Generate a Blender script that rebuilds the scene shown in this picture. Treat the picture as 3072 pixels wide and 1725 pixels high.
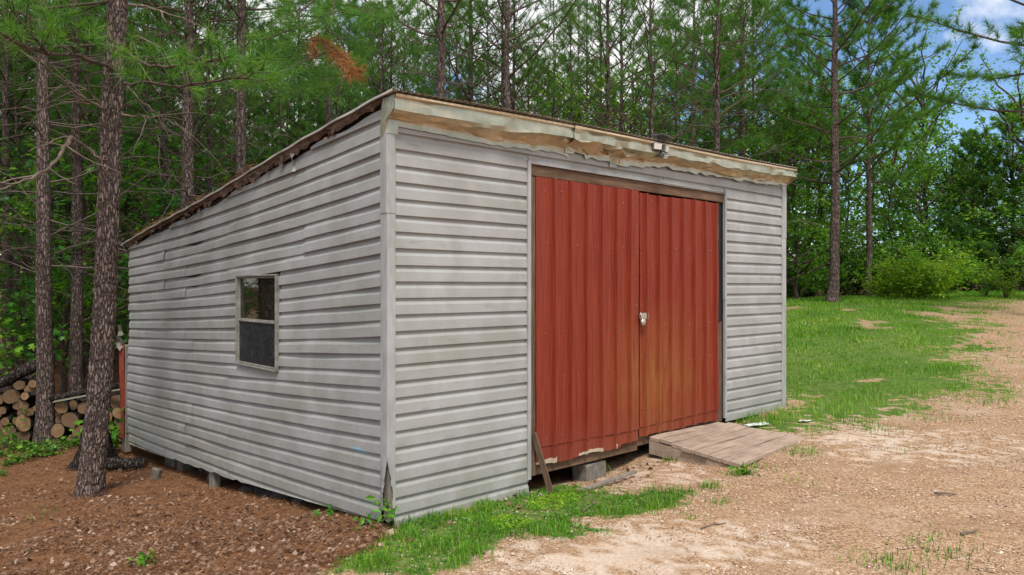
import bpy, math, random
import numpy as np
from mathutils import Vector, Matrix

R = math.radians
for o in list(bpy.data.objects):
    bpy.data.objects.remove(o, do_unlink=True)
S = bpy.context.scene
COL = S.collection

# ------------------------------------------------------------------ camera
F, PX, HY, EYE = 2171.0, 1536.0, 858.0, 1.78      # focal length in photo pixels, principal x, horizon y, eye height
cam_d = bpy.data.cameras.new('camera')
cam = bpy.data.objects.new('camera', cam_d); COL.objects.link(cam)
cam.location = (0, 0, EYE); cam.rotation_euler = (R(90), 0, 0)
cam_d.sensor_width = 36.0; cam_d.lens = 36.0 * F / 3072.0
cam_d.shift_y = -4.5 / 3072.0
cam_d.clip_start = 0.05; cam_d.clip_end = 3000
S.camera = cam

# ------------------------------------------------------------------ world: sky with broken cumulus
SUN_AZ, SUN_EL = R(172), R(58)       # azimuth clockwise from +Y, elevation
W = bpy.data.worlds.new('World'); S.world = W; W.use_nodes = True
nt = W.node_tree; nt.nodes.clear()
def wn(t, **k):
    n = nt.nodes.new(t)
    for a, b in k.items(): setattr(n, a, b)
    return n
out = wn('ShaderNodeOutputWorld'); bg = wn('ShaderNodeBackground')
sky = wn('ShaderNodeTexSky', sky_type='NISHITA', sun_disc=False)
sky.sun_elevation = SUN_EL; sky.sun_rotation = SUN_AZ
sky.air_density = 1.0; sky.dust_density = 0.0; sky.ozone_density = 6.0
tc = wn('ShaderNodeTexCoord')
mp = wn('ShaderNodeMapping'); mp.inputs['Location'].default_value = (4.2, 4.8, 0.9); mp.inputs['Scale'].default_value = (1, 1, 1.5)
n1 = wn('ShaderNodeTexNoise'); n1.inputs['Scale'].default_value = 1.9; n1.inputs['Detail'].default_value = 9; n1.inputs['Roughness'].default_value = 0.56
n1.inputs['Distortion'].default_value = 0.15
cr = wn('ShaderNodeValToRGB'); cr.color_ramp.elements[0].position = 0.445; cr.color_ramp.elements[1].position = 0.50
n2 = wn('ShaderNodeTexNoise'); n2.inputs['Scale'].default_value = 4.5; n2.inputs['Detail'].default_value = 8
cr2 = wn('ShaderNodeValToRGB'); cr2.color_ramp.elements[0].position = 0.3; cr2.color_ramp.elements[1].position = 0.62
cr2.color_ramp.elements[0].color = (5.7, 5.8, 6.1, 1); cr2.color_ramp.elements[1].color = (8.2, 8.1, 8.0, 1)
mx = wn('ShaderNodeMix', data_type='RGBA')
L = nt.links.new
L(tc.outputs['Generated'], mp.inputs['Vector']); L(mp.outputs[0], n1.inputs['Vector']); L(mp.outputs[0], n2.inputs['Vector'])
L(n1.outputs['Fac'], cr.inputs['Fac']); L(n2.outputs['Fac'], cr2.inputs['Fac'])
L(cr.outputs['Color'], mx.inputs['Factor']); L(sky.outputs['Color'], mx.inputs[6]); L(cr2.outputs['Color'], mx.inputs[7])
L(mx.outputs[2], bg.inputs['Color']); bg.inputs['Strength'].default_value = 0.108
L(bg.outputs[0], out.inputs['Surface'])

# ------------------------------------------------------------------ sun behind thin cloud: wide and soft
sd = bpy.data.lights.new('sun', 'SUN'); sd.energy = 2.5; sd.angle = R(15); sd.color = (1.0, 0.96, 0.9)
so = bpy.data.objects.new('sun', sd); COL.objects.link(so); so.location = (20, -10, 40)
dv = Vector((math.sin(SUN_AZ) * math.cos(SUN_EL), math.cos(SUN_AZ) * math.cos(SUN_EL), math.sin(SUN_EL)))
so.rotation_euler = dv.to_track_quat('Z', 'Y').to_euler()
S.view_settings.view_transform = 'Standard'; S.view_settings.look = 'None'
S.view_settings.exposure = 0.66; S.view_settings.gamma = 1.0
S.cycles.max_bounces = 6; S.cycles.diffuse_bounces = 3; S.cycles.glossy_bounces = 3; S.cycles.transmission_bounces = 4
S.cycles.transparent_max_bounces = 6; S.cycles.caustics_reflective = False; S.cycles.caustics_refractive = False
S.cycles.use_denoising = True

# ------------------------------------------------------------------ helpers
rng = np.random.default_rng(7)
random.seed(7)
def nrm(v):
    v = np.asarray(v, float); return v / (np.linalg.norm(v, axis=-1, keepdims=True) + 1e-12)
def P(px, py, Z): return np.array(((px - PX) / F * Z, Z, EYE + (HY - py) / F * Z))

def hash2(ix, iy, s=0):
    n = (ix.astype(np.int64) * 374761393 + iy.astype(np.int64) * 668265263 + s * 1442695041) & 0x7fffffff
    n = ((n ^ (n >> 13)) * 1274126177) & 0x7fffffff
    return ((n ^ (n >> 16)) & 0xffff) / 65535.0
def vnoise(x, y, s=0):
    x = np.asarray(x, float); y = np.asarray(y, float)
    ix = np.floor(x); iy = np.floor(y); fx = x - ix; fy = y - iy
    fx = fx * fx * (3 - 2 * fx); fy = fy * fy * (3 - 2 * fy)
    a = hash2(ix, iy, s); b = hash2(ix + 1, iy, s); c = hash2(ix, iy + 1, s); d = hash2(ix + 1, iy + 1, s)
    return (a * (1 - fx) + b * fx) * (1 - fy) + (c * (1 - fx) + d * fx) * fy
def fbm(x, y, s=0, o=4):
    t = 0; a = 0.5; x = np.asarray(x, float); y = np.asarray(y, float)
    for i in range(o):
        t = t + a * vnoise(x, y, s + i * 17); x = x * 2.03; y = y * 2.03; a *= 0.5
    return t / (1 - 0.5 ** o)

class MB:
    """collects triangles and quads for one mesh object"""
    def __init__(s): s.V = []; s.T = []; s.Q = []; s.n = 0
    def add(s, V, T=None, Q=None):
        V = np.asarray(V, float).reshape(-1, 3)
        if T is not None and len(T): s.T.append(np.asarray(T, int).reshape(-1, 3) + s.n)
        if Q is not None and len(Q): s.Q.append(np.asarray(Q, int).reshape(-1, 4) + s.n)
        s.V.append(V); s.n += len(V); return s
    def box(s, lo, hi, M=None):
        x0, y0, z0 = lo; x1, y1, z1 = hi
        V = np.array([(x0,y0,z0),(x1,y0,z0),(x1,y1,z0),(x0,y1,z0),(x0,y0,z1),(x1,y0,z1),(x1,y1,z1),(x0,y1,z1)], float)
        if M is not None: V = V @ np.array(M.to_3x3()).T + np.array(M.translation)
        return s.add(V, Q=[(0,3,2,1),(4,5,6,7),(0,1,5,4),(1,2,6,5),(2,3,7,6),(3,0,4,7)])
    def bbox(s, lo, hi, b=0.004, M=None, jit=0.0, seed=0):
        """bevelled box (chamfered), optionally jittered"""
        lo = np.array(lo, float); hi = np.array(hi, float); V = []
        for sx in (0, 1):
            for sy in (0, 1):
                for sz in (0, 1):
                    c = np.array((hi[0] if sx else lo[0], hi[1] if sy else lo[1], hi[2] if sz else lo[2]))
                    d = np.array((-1 if sx else 1, -1 if sy else 1, -1 if sz else 1)) * b
                    for a in range(3):
                        p = c + d; p[a] = c[a]; V.append(p)
        V = np.array(V)
        if jit: V = V + np.random.default_rng(seed).normal(0, jit, V.shape)
        if M is not None: V = V @ np.array(M.to_3x3()).T + np.array(M.translation)
        I = lambda sx, sy, sz, a: ((sx * 2 + sy) * 2 + sz) * 3 + a
        Q = []; T = []
        for a in range(3):
            for side in (0, 1):
                o = [(0,0),(1,0),(1,1),(0,1)]
                if side == 0: o = o[::-1]
                if a == 1: o = o[::-1]
                q = []
                for (p, r) in o:
                    c = [0,0,0]; c[a] = side; c[(0 if a else 1)] = p; c[(2 if a < 2 else 1)] = r
                    q.append(I(*c, a))
                Q.append(q)
        for a in range(3):
            b1, b2 = [k for k in range(3) if k != a]
            for s1 in (0, 1):
                for s2 in (0, 1):
                    c0 = [0,0,0]; c0[b1] = s1; c0[b2] = s2; c1 = list(c0); c1[a] = 1
                    Q.append([I(*c0, b1), I(*c1, b1), I(*c1, b2), I(*c0, b2)])
        for sx in (0, 1):
            for sy in (0, 1):
                for sz in (0, 1): T.append([I(sx,sy,sz,0), I(sx,sy,sz,1), I(sx,sy,sz,2)])
        return s.add(V, T=T, Q=Q)
    def tube(s, pts, rad, n=6, cap=False, jit=0.0):
        pts = np.asarray(pts, float); rad = np.broadcast_to(np.asarray(rad, float), (len(pts),))
        t = nrm(np.gradient(pts, axis=0))
        up = np.where(np.abs(t[:, 2:3]) > 0.9, np.array([[1., 0, 0]]), np.array([[0, 0, 1.]]))
        up = np.broadcast_to(up[0], t.shape) if np.all(np.abs(t[:, 2]) > 0.5) or np.all(np.abs(t[:, 2]) <= 0.9) else up
        if np.all(np.abs(t[:, 2]) > 0.5): up = np.broadcast_to(np.array([1., 0, 0]), t.shape)
        a = nrm(np.cross(t, up)); b = np.cross(t, a)
        ang = np.linspace(0, 2 * np.pi, n, endpoint=False)
        rr = rad[:, None] * np.ones(n)[None]
        if jit: rr = rr * (1 + rng.normal(0, jit, rr.shape))
        V = pts[:, None, :] + rr[:, :, None] * (np.cos(ang)[None, :, None] * a[:, None, :] + np.sin(ang)[None, :, None] * b[:, None, :])
        m = len(pts); i = np.arange(m - 1)[:, None] * n; j = np.arange(n)[None]; j2 = (j + 1) % n
        Q = np.stack([i + j, i + j2, i + n + j2, i + n + j], -1).reshape(-1, 4)
        s.add(V.reshape(-1, 3), Q=Q)
        if cap:
            for e, k in ((0, -1), (m - 1, 1)):
                c = np.vstack([pts[e][None], V[e]]); T = [(0, 1 + q, 1 + (q + 1) % n)[::k] for q in range(n)]
                s.add(c, T=T)
        return s
    def grid(s, V, m, n):
        i = np.arange(m - 1)[:, None] * n; j = np.arange(n - 1)[None]
        Q = np.stack([i + j, i + j + 1, i + n + j + 1, i + n + j], -1).reshape(-1, 4)
        return s.add(V, Q=Q)
    def mesh(s, name, mat, smooth=False):
        me = bpy.data.meshes.new(name)
        V = np.vstack(s.V) if s.V else np.zeros((0, 3))
        T = np.vstack(s.T) if s.T else np.zeros((0, 3), int); Q = np.vstack(s.Q) if s.Q else np.zeros((0, 4), int)
        me.vertices.add(len(V)); me.vertices.foreach_set('co', V.astype(np.float32).ravel())
        nl = T.size + Q.size
        me.loops.add(nl); me.loops.foreach_set('vertex_index', np.concatenate([T.ravel(), Q.ravel()]).astype(np.int32))
        me.polygons.add(len(T) + len(Q))
        st = np.concatenate([np.arange(len(T)) * 3, T.size + np.arange(len(Q)) * 4]).astype(np.int32)
        me.polygons.foreach_set('loop_start', st)
        me.polygons.foreach_set('use_smooth', np.full(len(st), bool(smooth)))
        me.update(calc_edges=True); me.validate()
        for m in (mat if isinstance(mat, (list, tuple)) else [mat]): me.materials.append(m)
        return me
    def build(s, name, mat, parent=None, smooth=False, **tags):
        return obj(name, s.mesh(name, mat, smooth), parent, **tags)

def obj(name, me, parent=None, label=None, cat=None, group=None, kind=None, loc=None, rot=None, scale=None):
    o = bpy.data.objects.new(name, me); COL.objects.link(o)
    if parent is not None: o.parent = parent
    if label: o['label'] = label
    if cat: o['category'] = cat
    if group: o['group'] = group
    if kind: o['kind'] = kind
    if loc is not None: o.location = loc
    if rot is not None: o.rotation_euler = rot
    if scale is not None: o.scale = scale if hasattr(scale, '__len__') else (scale,) * 3
    return o
def thing(name, label, cat, loc=(0, 0, 0), rot=(0, 0, 0), group=None): return obj(name, None, None, label, cat, group, None, loc, rot)

# ------------------------------------------------------------------ materials
class NT:
    def __init__(s, name):
        s.m = bpy.data.materials.new(name); s.m.use_nodes = True; s.t = s.m.node_tree; s.t.nodes.clear()
        s.o = s.t.nodes.new('ShaderNodeOutputMaterial'); s.co = None
    def n(s, t, _in=None, **k):
        n = s.t.nodes.new(t)
        for a, b in k.items(): setattr(n, a, b)
        for a, b in (_in or {}).items():
            if isinstance(b, bpy.types.NodeSocket): s.t.links.new(b, n.inputs[a])
            else: n.inputs[a].default_value = b
        return n
    def coord(s, scale=(1, 1, 1), which='Object', loc=(0, 0, 0)):
        if s.co is None: s.co = s.n('ShaderNodeTexCoord')
        return s.n('ShaderNodeMapping', {'Vector': s.co.outputs[which], 'Scale': scale, 'Location': loc}).outputs[0]
    def noise(s, v, scale, detail=4, rough=0.55, dist=0.0):
        return s.n('ShaderNodeTexNoise', {'Vector': v, 'Scale': scale, 'Detail': detail, 'Roughness': rough, 'Distortion': dist}).outputs['Fac']
    def vor(s, v, scale, feature='F1', out='Distance', rnd=1.0):
        return s.n('ShaderNodeTexVoronoi', {'Vector': v, 'Scale': scale, 'Randomness': rnd}, feature=feature).outputs[out]
    def ramp(s, f, *st):
        n = s.n('ShaderNodeValToRGB', {'Fac': f}); e = n.color_ramp.elements
        while len(e) < len(st): e.new(0.5)
        for i, (p, c) in enumerate(st):
            e[i].position = p; e[i].color = (*(c if hasattr(c, '__len__') else (c, c, c)), 1)
        return n.outputs['Color']
    def mix(s, f, a, b, mode='MIX'):
        n = s.n('ShaderNodeMix', data_type='RGBA', blend_type=mode)
        for k, v in ((0, f), (6, a), (7, b)):
            if isinstance(v, bpy.types.NodeSocket): s.t.links.new(v, n.inputs[k])
            else: n.inputs[k].default_value = (v if k == 0 else ((*v, 1) if len(v) == 3 else v))
        return n.outputs[2]
    def math(s, op, a, b=0.0, clamp=False):
        n = s.n('ShaderNodeMath', {0: a, 1: b}, operation=op); n.use_clamp = clamp; return n.outputs[0]
    def bump(s, h, strength=0.5, dist=0.01, nrm=None):
        d = {'Height': h, 'Strength': strength, 'Distance': dist}
        if nrm is not None: d['Normal'] = nrm
        return s.n('ShaderNodeBump', d).outputs[0]
    def pbsdf(s, color, rough=0.8, metal=0.0, spec=0.3, normal=None, **k):
        n = s.n('ShaderNodeBsdfPrincipled')
        for a, v in (('Base Color', color), ('Roughness', rough), ('Metallic', metal), ('Specular IOR Level', spec), *k.items()):
            if isinstance(v, bpy.types.NodeSocket): s.t.links.new(v, n.inputs[a])
            else: n.inputs[a].default_value = ((*v, 1) if hasattr(v, '__len__') and len(v) == 3 else v)
        if normal is not None: s.t.links.new(normal, n.inputs['Normal'])
        return n.outputs[0]
    def done(s, sh): s.t.links.new(sh, s.o.inputs['Surface']); return s.m

def simple(name, c, rough=0.8, metal=0.0, var=0.25, scale=8, bump=0.2, bd=0.004, spec=0.3, stretch=(1, 1, 1)):
    m = NT(name); v = m.coord(stretch); f = m.noise(v, scale, 6, 0.6)
    lo = tuple(x * (1 - var) for x in c); hi = tuple(min(1, x * (1 + var)) for x in c)
    return m.done(m.pbsdf(m.ramp(f, (0.3, lo), (0.7, hi)), rough, metal, spec, m.bump(f, bump, bd)))

def mat_siding():
    m = NT('vinyl_siding'); v = m.coord()
    big = m.noise(v, 1.3, 5, 0.6); fine = m.noise(m.coord((6, 6, 60)), 6, 5, 0.7); blot = m.noise(m.coord((1, 1, 3.5)), 4.5, 8, 0.68)
    base = m.ramp(big, (0.3, (0.285, 0.28, 0.268)), (0.7, (0.39, 0.385, 0.378)))
    base = m.mix(m.math('MULTIPLY', m.ramp(blot, (0.56, 0), (0.70, 1)), 0.42), base, (0.16, 0.157, 0.14))
    alg = m.math('MULTIPLY', m.ramp(m.noise(v, 2.1, 6, 0.6, 0.4), (0.44, 0), (0.66, 1)), 0.65)
    base = m.mix(alg, base, (0.245, 0.245, 0.205))
    # splash dirt near the ground, and a smear of blue spray paint on the side wall
    sep = m.n('ShaderNodeSeparateXYZ', {0: v}); Zc = sep.outputs['Z']; Yc = sep.outputs['Y']; Xc = sep.outputs['X']
    low = m.math('MULTIPLY', m.math('SUBTRACT', 1.0, m.math('MULTIPLY', m.math('ADD', Zc, 0.1), 2.0), True), m.ramp(m.noise(v, 9, 6, 0.65), (0.35, 0), (0.7, 1)))
    base = m.mix(m.math('MULTIPLY', low, 0.5), base, (0.22, 0.20, 0.13))
    wob = m.math('MULTIPLY', m.math('SUBTRACT', m.noise(v, 14, 3), 0.5), 0.03)
    dy = m.math('DIVIDE', m.math('SUBTRACT', Yc, 0.40), 0.17); dz = m.math('DIVIDE', m.math('ADD', m.math('SUBTRACT', Zc, 0.462), wob), 0.022)
    d2 = m.math('ADD', m.math('MULTIPLY', dy, dy), m.math('MULTIPLY', dz, dz))
    blue = m.math('MULTIPLY', m.math('SUBTRACT', 1.0, d2, True), m.math('LESS_THAN', Xc, 0.0))
    base = m.mix(m.math('MULTIPLY', blue, 0.8), base, (0.22, 0.47, 0.58))
    # nail holes and pock marks
    vd = m.vor(v, 3.2); pk = m.math('MULTIPLY', m.math('LESS_THAN', vd, 0.028), m.math('GREATER_THAN', m.noise(v, 0.9, 2), 0.53))
    base = m.mix(pk, base, (0.03, 0.03, 0.03))
    grain = m.math('MULTIPLY', m.math('SUBTRACT', fine, 0.5), 0.3)
    base = m.mix(m.math('ADD', 0.08, grain, True), base, (0.19, 0.185, 0.17))
    return m.done(m.pbsdf(base, 0.55, 0, 0.35, m.bump(fine, 0.25, 0.002)))
def mat_trim():
    m = NT('vinyl_trim'); v = m.coord(); f = m.noise(m.coord((3, 3, 0.7)), 5, 6, 0.6)
    return m.done(m.pbsdf(m.ramp(f, (0.3, (0.26, 0.255, 0.24)), (0.65, (0.39, 0.385, 0.38))), 0.5, 0, 0.35, m.bump(m.noise(v, 30, 4), 0.1, 0.002)))
def mat_red():
    m = NT('red_painted_steel'); v = m.coord()
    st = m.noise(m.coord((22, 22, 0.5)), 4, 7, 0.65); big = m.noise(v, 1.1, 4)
    base = m.ramp(st, (0.3, (0.135, 0.017, 0.008)), (0.5, (0.205, 0.030, 0.014)), (0.72, (0.275, 0.050, 0.024)))  # random vertical streaks, contrast raised to make up for weak rib shading
    sep = m.n('ShaderNodeSeparateXYZ', {0: v})
    # chalked, algae-tinted band low down near where the leaves meet
    gx = m.math('SUBTRACT', 1.0, m.math('ABSOLUTE', m.math('DIVIDE', m.math('SUBTRACT', sep.outputs['X'], 3.35), 1.15)), True)
    gz = m.math('SUBTRACT', 1.0, m.math('ABSOLUTE', m.math('DIVIDE', m.math('SUBTRACT', sep.outputs['Z'], 0.75), 0.95)), True)
    g = m.math('MULTIPLY', m.math('MULTIPLY', gx, gz), m.ramp(m.noise(m.coord((7, 7, 0.8)), 3, 6, 0.6), (0.32, 0.15), (0.62, 1)))
    base = m.mix(m.math('MULTIPLY', g, 0.95, True), base, (0.27, 0.105, 0.028))
    sc = m.math('MULTIPLY', m.ramp(m.noise(m.coord((26, 26, 1.6)), 3, 7, 0.7), (0.66, 0), (0.72, 1)), m.ramp(big, (0.45, 0), (0.6, 1)))
    base = m.mix(m.math('MULTIPLY', sc, 0.55), base, (0.36, 0.15, 0.09))
    low = m.math('MULTIPLY', m.math('SUBTRACT', 1.0, m.math('MULTIPLY', m.math('SUBTRACT', sep.outputs['Z'], 0.1), 2.4), True), m.noise(v, 8, 6, 0.65))
    base = m.mix(m.math('MULTIPLY', low, 0.7, True), base, (0.20, 0.07, 0.05))
    pl = m.math('MULTIPLY', m.math('LESS_THAN', sep.outputs['Z'], m.math('ADD', 0.155, m.math('MULTIPLY', m.noise(m.coord((1, 1, 0.2)), 5, 5), 0.06))), m.math('LESS_THAN', sep.outputs['X'], 2.7))
    base = m.mix(m.math('MULTIPLY', pl, m.math('GREATER_THAN', m.noise(m.coord((1, 1, .3), loc=(4, 2, 1)), 3, 4), 0.5)), base, (0.45, 0.37, 0.27))
    return m.done(m.pbsdf(base, 0.5, 0, 0.22, m.bump(m.noise(v, 5, 4), 0.12, 0.01)))
def mat_wood(name, c1, c2, grain=(1, 14, 14), sc=3.0):
    m = NT(name); f = m.noise(m.coord(grain), sc, 8, 0.68, 0.6); k = m.noise(m.coord(), 3, 4)
    b = m.ramp(f, (0.28, c1), (0.72, c2)); b = m.mix(m.math('MULTIPLY', m.ramp(k, (0.45, 0), (0.7, 1)), 0.4), b, tuple(x * 0.45 for x in c1))
    return m.done(m.pbsdf(b, 0.85, 0, 0.2, m.bump(f, 0.6, 0.006)))
def mat_galv():
    m = NT('weathered_galvanised_flashing'); v = m.coord()
    f = m.noise(v, 6, 6, 0.6); st = m.noise(m.coord((9, 9, 1.5)), 3, 6, 0.65)
    b = m.ramp(f, (0.3, (0.27, 0.27, 0.19)), (0.7, (0.44, 0.43, 0.33)))
    tn = m.n('ShaderNodeVertexColor', layer_name='tan_rows').outputs['Color']
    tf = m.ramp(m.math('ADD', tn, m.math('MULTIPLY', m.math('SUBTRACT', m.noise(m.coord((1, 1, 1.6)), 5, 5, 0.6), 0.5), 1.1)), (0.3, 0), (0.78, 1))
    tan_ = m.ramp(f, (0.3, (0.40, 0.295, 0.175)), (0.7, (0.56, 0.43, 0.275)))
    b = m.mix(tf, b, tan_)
    return m.done(m.pbsdf(b, m.ramp(st, (0.3, 0.22), (0.7, 0.42)), m.math('SUBTRACT', 0.5, m.math('MULTIPLY', tf, 0.35)), 0.5, m.bump(m.noise(v, 11, 3), 0.2, 0.008)))
def mat_bark(name, a, b, c, sc=1.0):
    m = NT(name); v = m.coord((9 * sc, 9 * sc, 2.0 * sc)); w = m.noise(v, 1.2, 5, 0.6)
    vv = m.n('ShaderNodeVectorMath', {0: v, 1: m.n('ShaderNodeTexNoise', {'Vector': v, 'Scale': 1.4, 'Detail': 4.0}).outputs['Color']}, operation='ADD').outputs[0]
    cr = m.vor(vv, 2.0, 'DISTANCE_TO_EDGE'); pl = m.vor(vv, 2.0, 'F1', 'Color')
    f = m.noise(v, 7, 6, 0.7)
    pr = m.n('ShaderNodeSeparateColor', {0: pl}).outputs[0]
    col = m.ramp(m.math('ADD', m.math('MULTIPLY', pr, 0.42), m.math('MULTIPLY', f, 0.58)), (0.2, a), (0.5, b), (0.8, c))
    edge = m.ramp(cr, (0.0, 0.0), (0.22, 1.0))
    col = m.mix(m.math('SUBTRACT', 1.0, edge), col, tuple(x * 0.45 for x in a))
    h = m.math('ADD', edge, m.math('MULTIPLY', f, 0.5))
    return m.done(m.pbsdf(col, 0.92, 0, 0.15, m.bump(h, 0.9, 0.035)))
def mat_leaf(name, stops, trans=0.4, rough=0.5, gloss=0.06, nsc=1.2):
    m = NT(name); g = m.n('ShaderNodeNewGeometry'); ob = m.n('ShaderNodeObjectInfo')
    nz = m.math('ADD', 0.5, m.math('MULTIPLY', m.math('SUBTRACT', m.noise(g.outputs['Position'], nsc, 3), 0.5), 2.0))
    f = m.math('ADD', m.math('MULTIPLY', g.outputs['Random Per Island'], 0.5), m.math('MULTIPLY', nz, 0.5))
    f = m.math('ADD', f, m.math('MULTIPLY', m.math('SUBTRACT', ob.outputs['Random'], 0.5), 0.22))
    c = m.ramp(f, *stops)
    d = m.n('ShaderNodeBsdfDiffuse', {'Color': c}).outputs[0]
    t = m.n('ShaderNodeBsdfTranslucent', {'Color': m.mix(0.5, c, (0.26, 0.50, 0.02), 'MIX')}).outputs[0]
    a = m.n('ShaderNodeMixShader', {0: trans, 1: d, 2: t}).outputs[0]
    if gloss:
        a = m.n('ShaderNodeMixShader', {0: gloss, 1: a, 2: m.n('ShaderNodeBsdfGlossy', {'Roughness': rough, 'Color': (0.8, 0.85, 0.85, 1)}).outputs[0]}).outputs[0]
    return m.done(a)
def mat_island(name, stops, rough=0.9, nsc=3.0):
    m = NT(name); g = m.n('ShaderNodeNewGeometry'); nz = m.noise(g.outputs['Position'], nsc, 3)
    f = m.math('ADD', m.math('MULTIPLY', g.outputs['Random Per Island'], 0.75), m.math('MULTIPLY', nz, 0.25))
    return m.done(m.pbsdf(m.ramp(f, *stops), rough, 0, 0.15))

M = {}
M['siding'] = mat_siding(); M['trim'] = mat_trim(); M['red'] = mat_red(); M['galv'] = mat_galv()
M['frame_wood'] = mat_wood('brown_frame_wood', (0.075, 0.042, 0.026), (0.23, 0.145, 0.09))
M['jamb_wood'] = mat_wood('brown_jamb_wood', (0.07, 0.04, 0.026), (0.20, 0.13, 0.085), (14, 14, 1))
M['deck_wood'] = mat_wood('weathered_deck_wood', (0.23, 0.165, 0.12), (0.50, 0.385, 0.295), (1.2, 16, 16))
M['grey_wood'] = mat_wood('grey_old_wood', (0.12, 0.105, 0.085), (0.30, 0.265, 0.22), (10, 10, 1.5))
M['dark'] = simple('dark_interior_board', (0.03, 0.026, 0.022), 0.95)
M['concrete'] = simple('grey_concrete', (0.15, 0.135, 0.112), 0.95, var=0.4, scale=14, bump=0.5, bd=0.006)
M['red_plain'] = simple('red_rear_sheet', (0.24, 0.045, 0.028), 0.55, 0, 0.3, 6)
M['dark_stone'] = simple('dark_rock', (0.07, 0.066, 0.06), 0.9, 0, 0.4, 12, 0.5, 0.01)
M['stone'] = simple('tan_rock', (0.36, 0.26, 0.18), 0.9, var=0.4, scale=16, bump=0.6, bd=0.01)
M['rot'] = mat_wood('rotten_brown_eave_trim', (0.06, 0.04, 0.03), (0.26, 0.185, 0.135), (6, 3, 9), 4)
M['roof'] = simple('dull_corrugated_roof_steel', (0.46, 0.43, 0.39), 0.5, 0.4, 0.35, 5)
M['alu'] = simple('worn_aluminium_frame', (0.27, 0.26, 0.225), 0.5, 0.3, 0.4, 12)
M['steel'] = simple('plain_steel', (0.55, 0.53, 0.48), 0.32, 0.9, 0.2, 20)
M['screw'] = simple('dull_screw_head', (0.26, 0.16, 0.12), 0.5, 0.4, 0.4, 30)
M['brass'] = simple('scuffed_brass', (0.55, 0.42, 0.2), 0.35, 0.85, 0.2, 20)
M['black'] = simple('black_sheeting', (0.015, 0.016, 0.018), 0.5, 0, 0.3, 6, 0.4, 0.02)
M['lamp_body'] = simple('grey_lamp_plastic', (0.10, 0.10, 0.095), 0.5, 0, 0.2)
M['lamp_lens'] = simple('frosted_lamp_lens', (0.62, 0.60, 0.52), 0.25, 0, 0.12, 30)
M['white_scrap'] = simple('white_plastic_scrap', (0.62, 0.63, 0.62), 0.6, 0, 0.15)
M['bark'] = mat_bark('pine_bark', (0.165, 0.116, 0.097), (0.26, 0.19, 0.163), (0.37, 0.29, 0.255), 2.0)
M['bark_thin'] = mat_bark('pine_bark_far', (0.145, 0.103, 0.087), (0.235, 0.175, 0.151), (0.35, 0.28, 0.247), 2.1)
M['twig'] = simple('dead_branch_bark', (0.165, 0.122, 0.096), 0.9, 0, 0.45, 9)
M['twig_far'] = simple('grey_dead_branch_bark', (0.105, 0.08, 0.066), 0.9, 0, 0.4, 9)
M['limb'] = simple('pine_limb_bark', (0.085, 0.058, 0.045), 0.9, 0, 0.45, 12, 0.6, 0.01)
M['log_bark'] = mat_bark('firewood_bark', (0.03, 0.024, 0.02), (0.075, 0.058, 0.048), (0.22, 0.19, 0.165), 1.5)
M['needle'] = mat_leaf('pine_needles', ((0.2, (0.020, 0.085, 0.022)), (0.5, (0.052, 0.178, 0.034)), (0.8, (0.165, 0.325, 0.045))), 0.42, 0.4, 0.012)
M['needle_br'] = mat_leaf('bright_pine_needles', ((0.2, (0.025, 0.095, 0.032)), (0.5, (0.058, 0.19, 0.042)), (0.8, (0.20, 0.37, 0.05))), 0.42, 0.4, 0.015, 2.5)
M['needle_dead'] = mat_leaf('dead_brown_needles', ((0.2, (0.16, 0.05, 0.02)), (0.5, (0.32, 0.115, 0.04)), (0.8, (0.45, 0.20, 0.08))), 0.1, 0.5, 0.01)
M['leaf_dark'] = mat_leaf('dark_maple_leaves', ((0.2, (0.012, 0.085, 0.022)), (0.5, (0.030, 0.165, 0.030)), (0.8, (0.085, 0.29, 0.03))), 0.45, 0.35, 0.02)
M['leaf_mid'] = mat_leaf('mid_green_leaves', ((0.2, (0.035, 0.14, 0.02)), (0.5, (0.09, 0.27, 0.028)), (0.8, (0.24, 0.45, 0.04))), 0.45, 0.35, 0.02)
M['leaf_lime'] = mat_leaf('lime_green_leaves', ((0.2, (0.13, 0.31, 0.012)), (0.5, (0.30, 0.52, 0.02)), (0.8, (0.54, 0.66, 0.06))), 0.45, 0.35, 0.02)
M['grass'] = mat_leaf('grass_blades', ((0.2, (0.035, 0.14, 0.010)), (0.5, (0.125, 0.31, 0.018)), (0.75, (0.29, 0.44, 0.05)), (0.95, (0.46, 0.42, 0.16))), 0.35, 0.4, 0.015, 0.8)
M['litter'] = mat_island('dead_leaf_litter', ((0.1, (0.065, 0.033, 0.02)), (0.45, (0.155, 0.085, 0.052)), (0.72, (0.28, 0.18, 0.125)), (0.97, (0.48, 0.38, 0.31))))
M['straw'] = mat_island('fallen_pine_straw', ((0.1, (0.10, 0.042, 0.02)), (0.5, (0.23, 0.10, 0.045)), (0.9, (0.40, 0.21, 0.10))))
M['gravel'] = mat_island('tan_gravel', ((0.05, (0.17, 0.10, 0.062)), (0.35, (0.375, 0.245, 0.158)), (0.7, (0.53, 0.395, 0.285)), (0.97, (0.70, 0.61, 0.52))))

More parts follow.
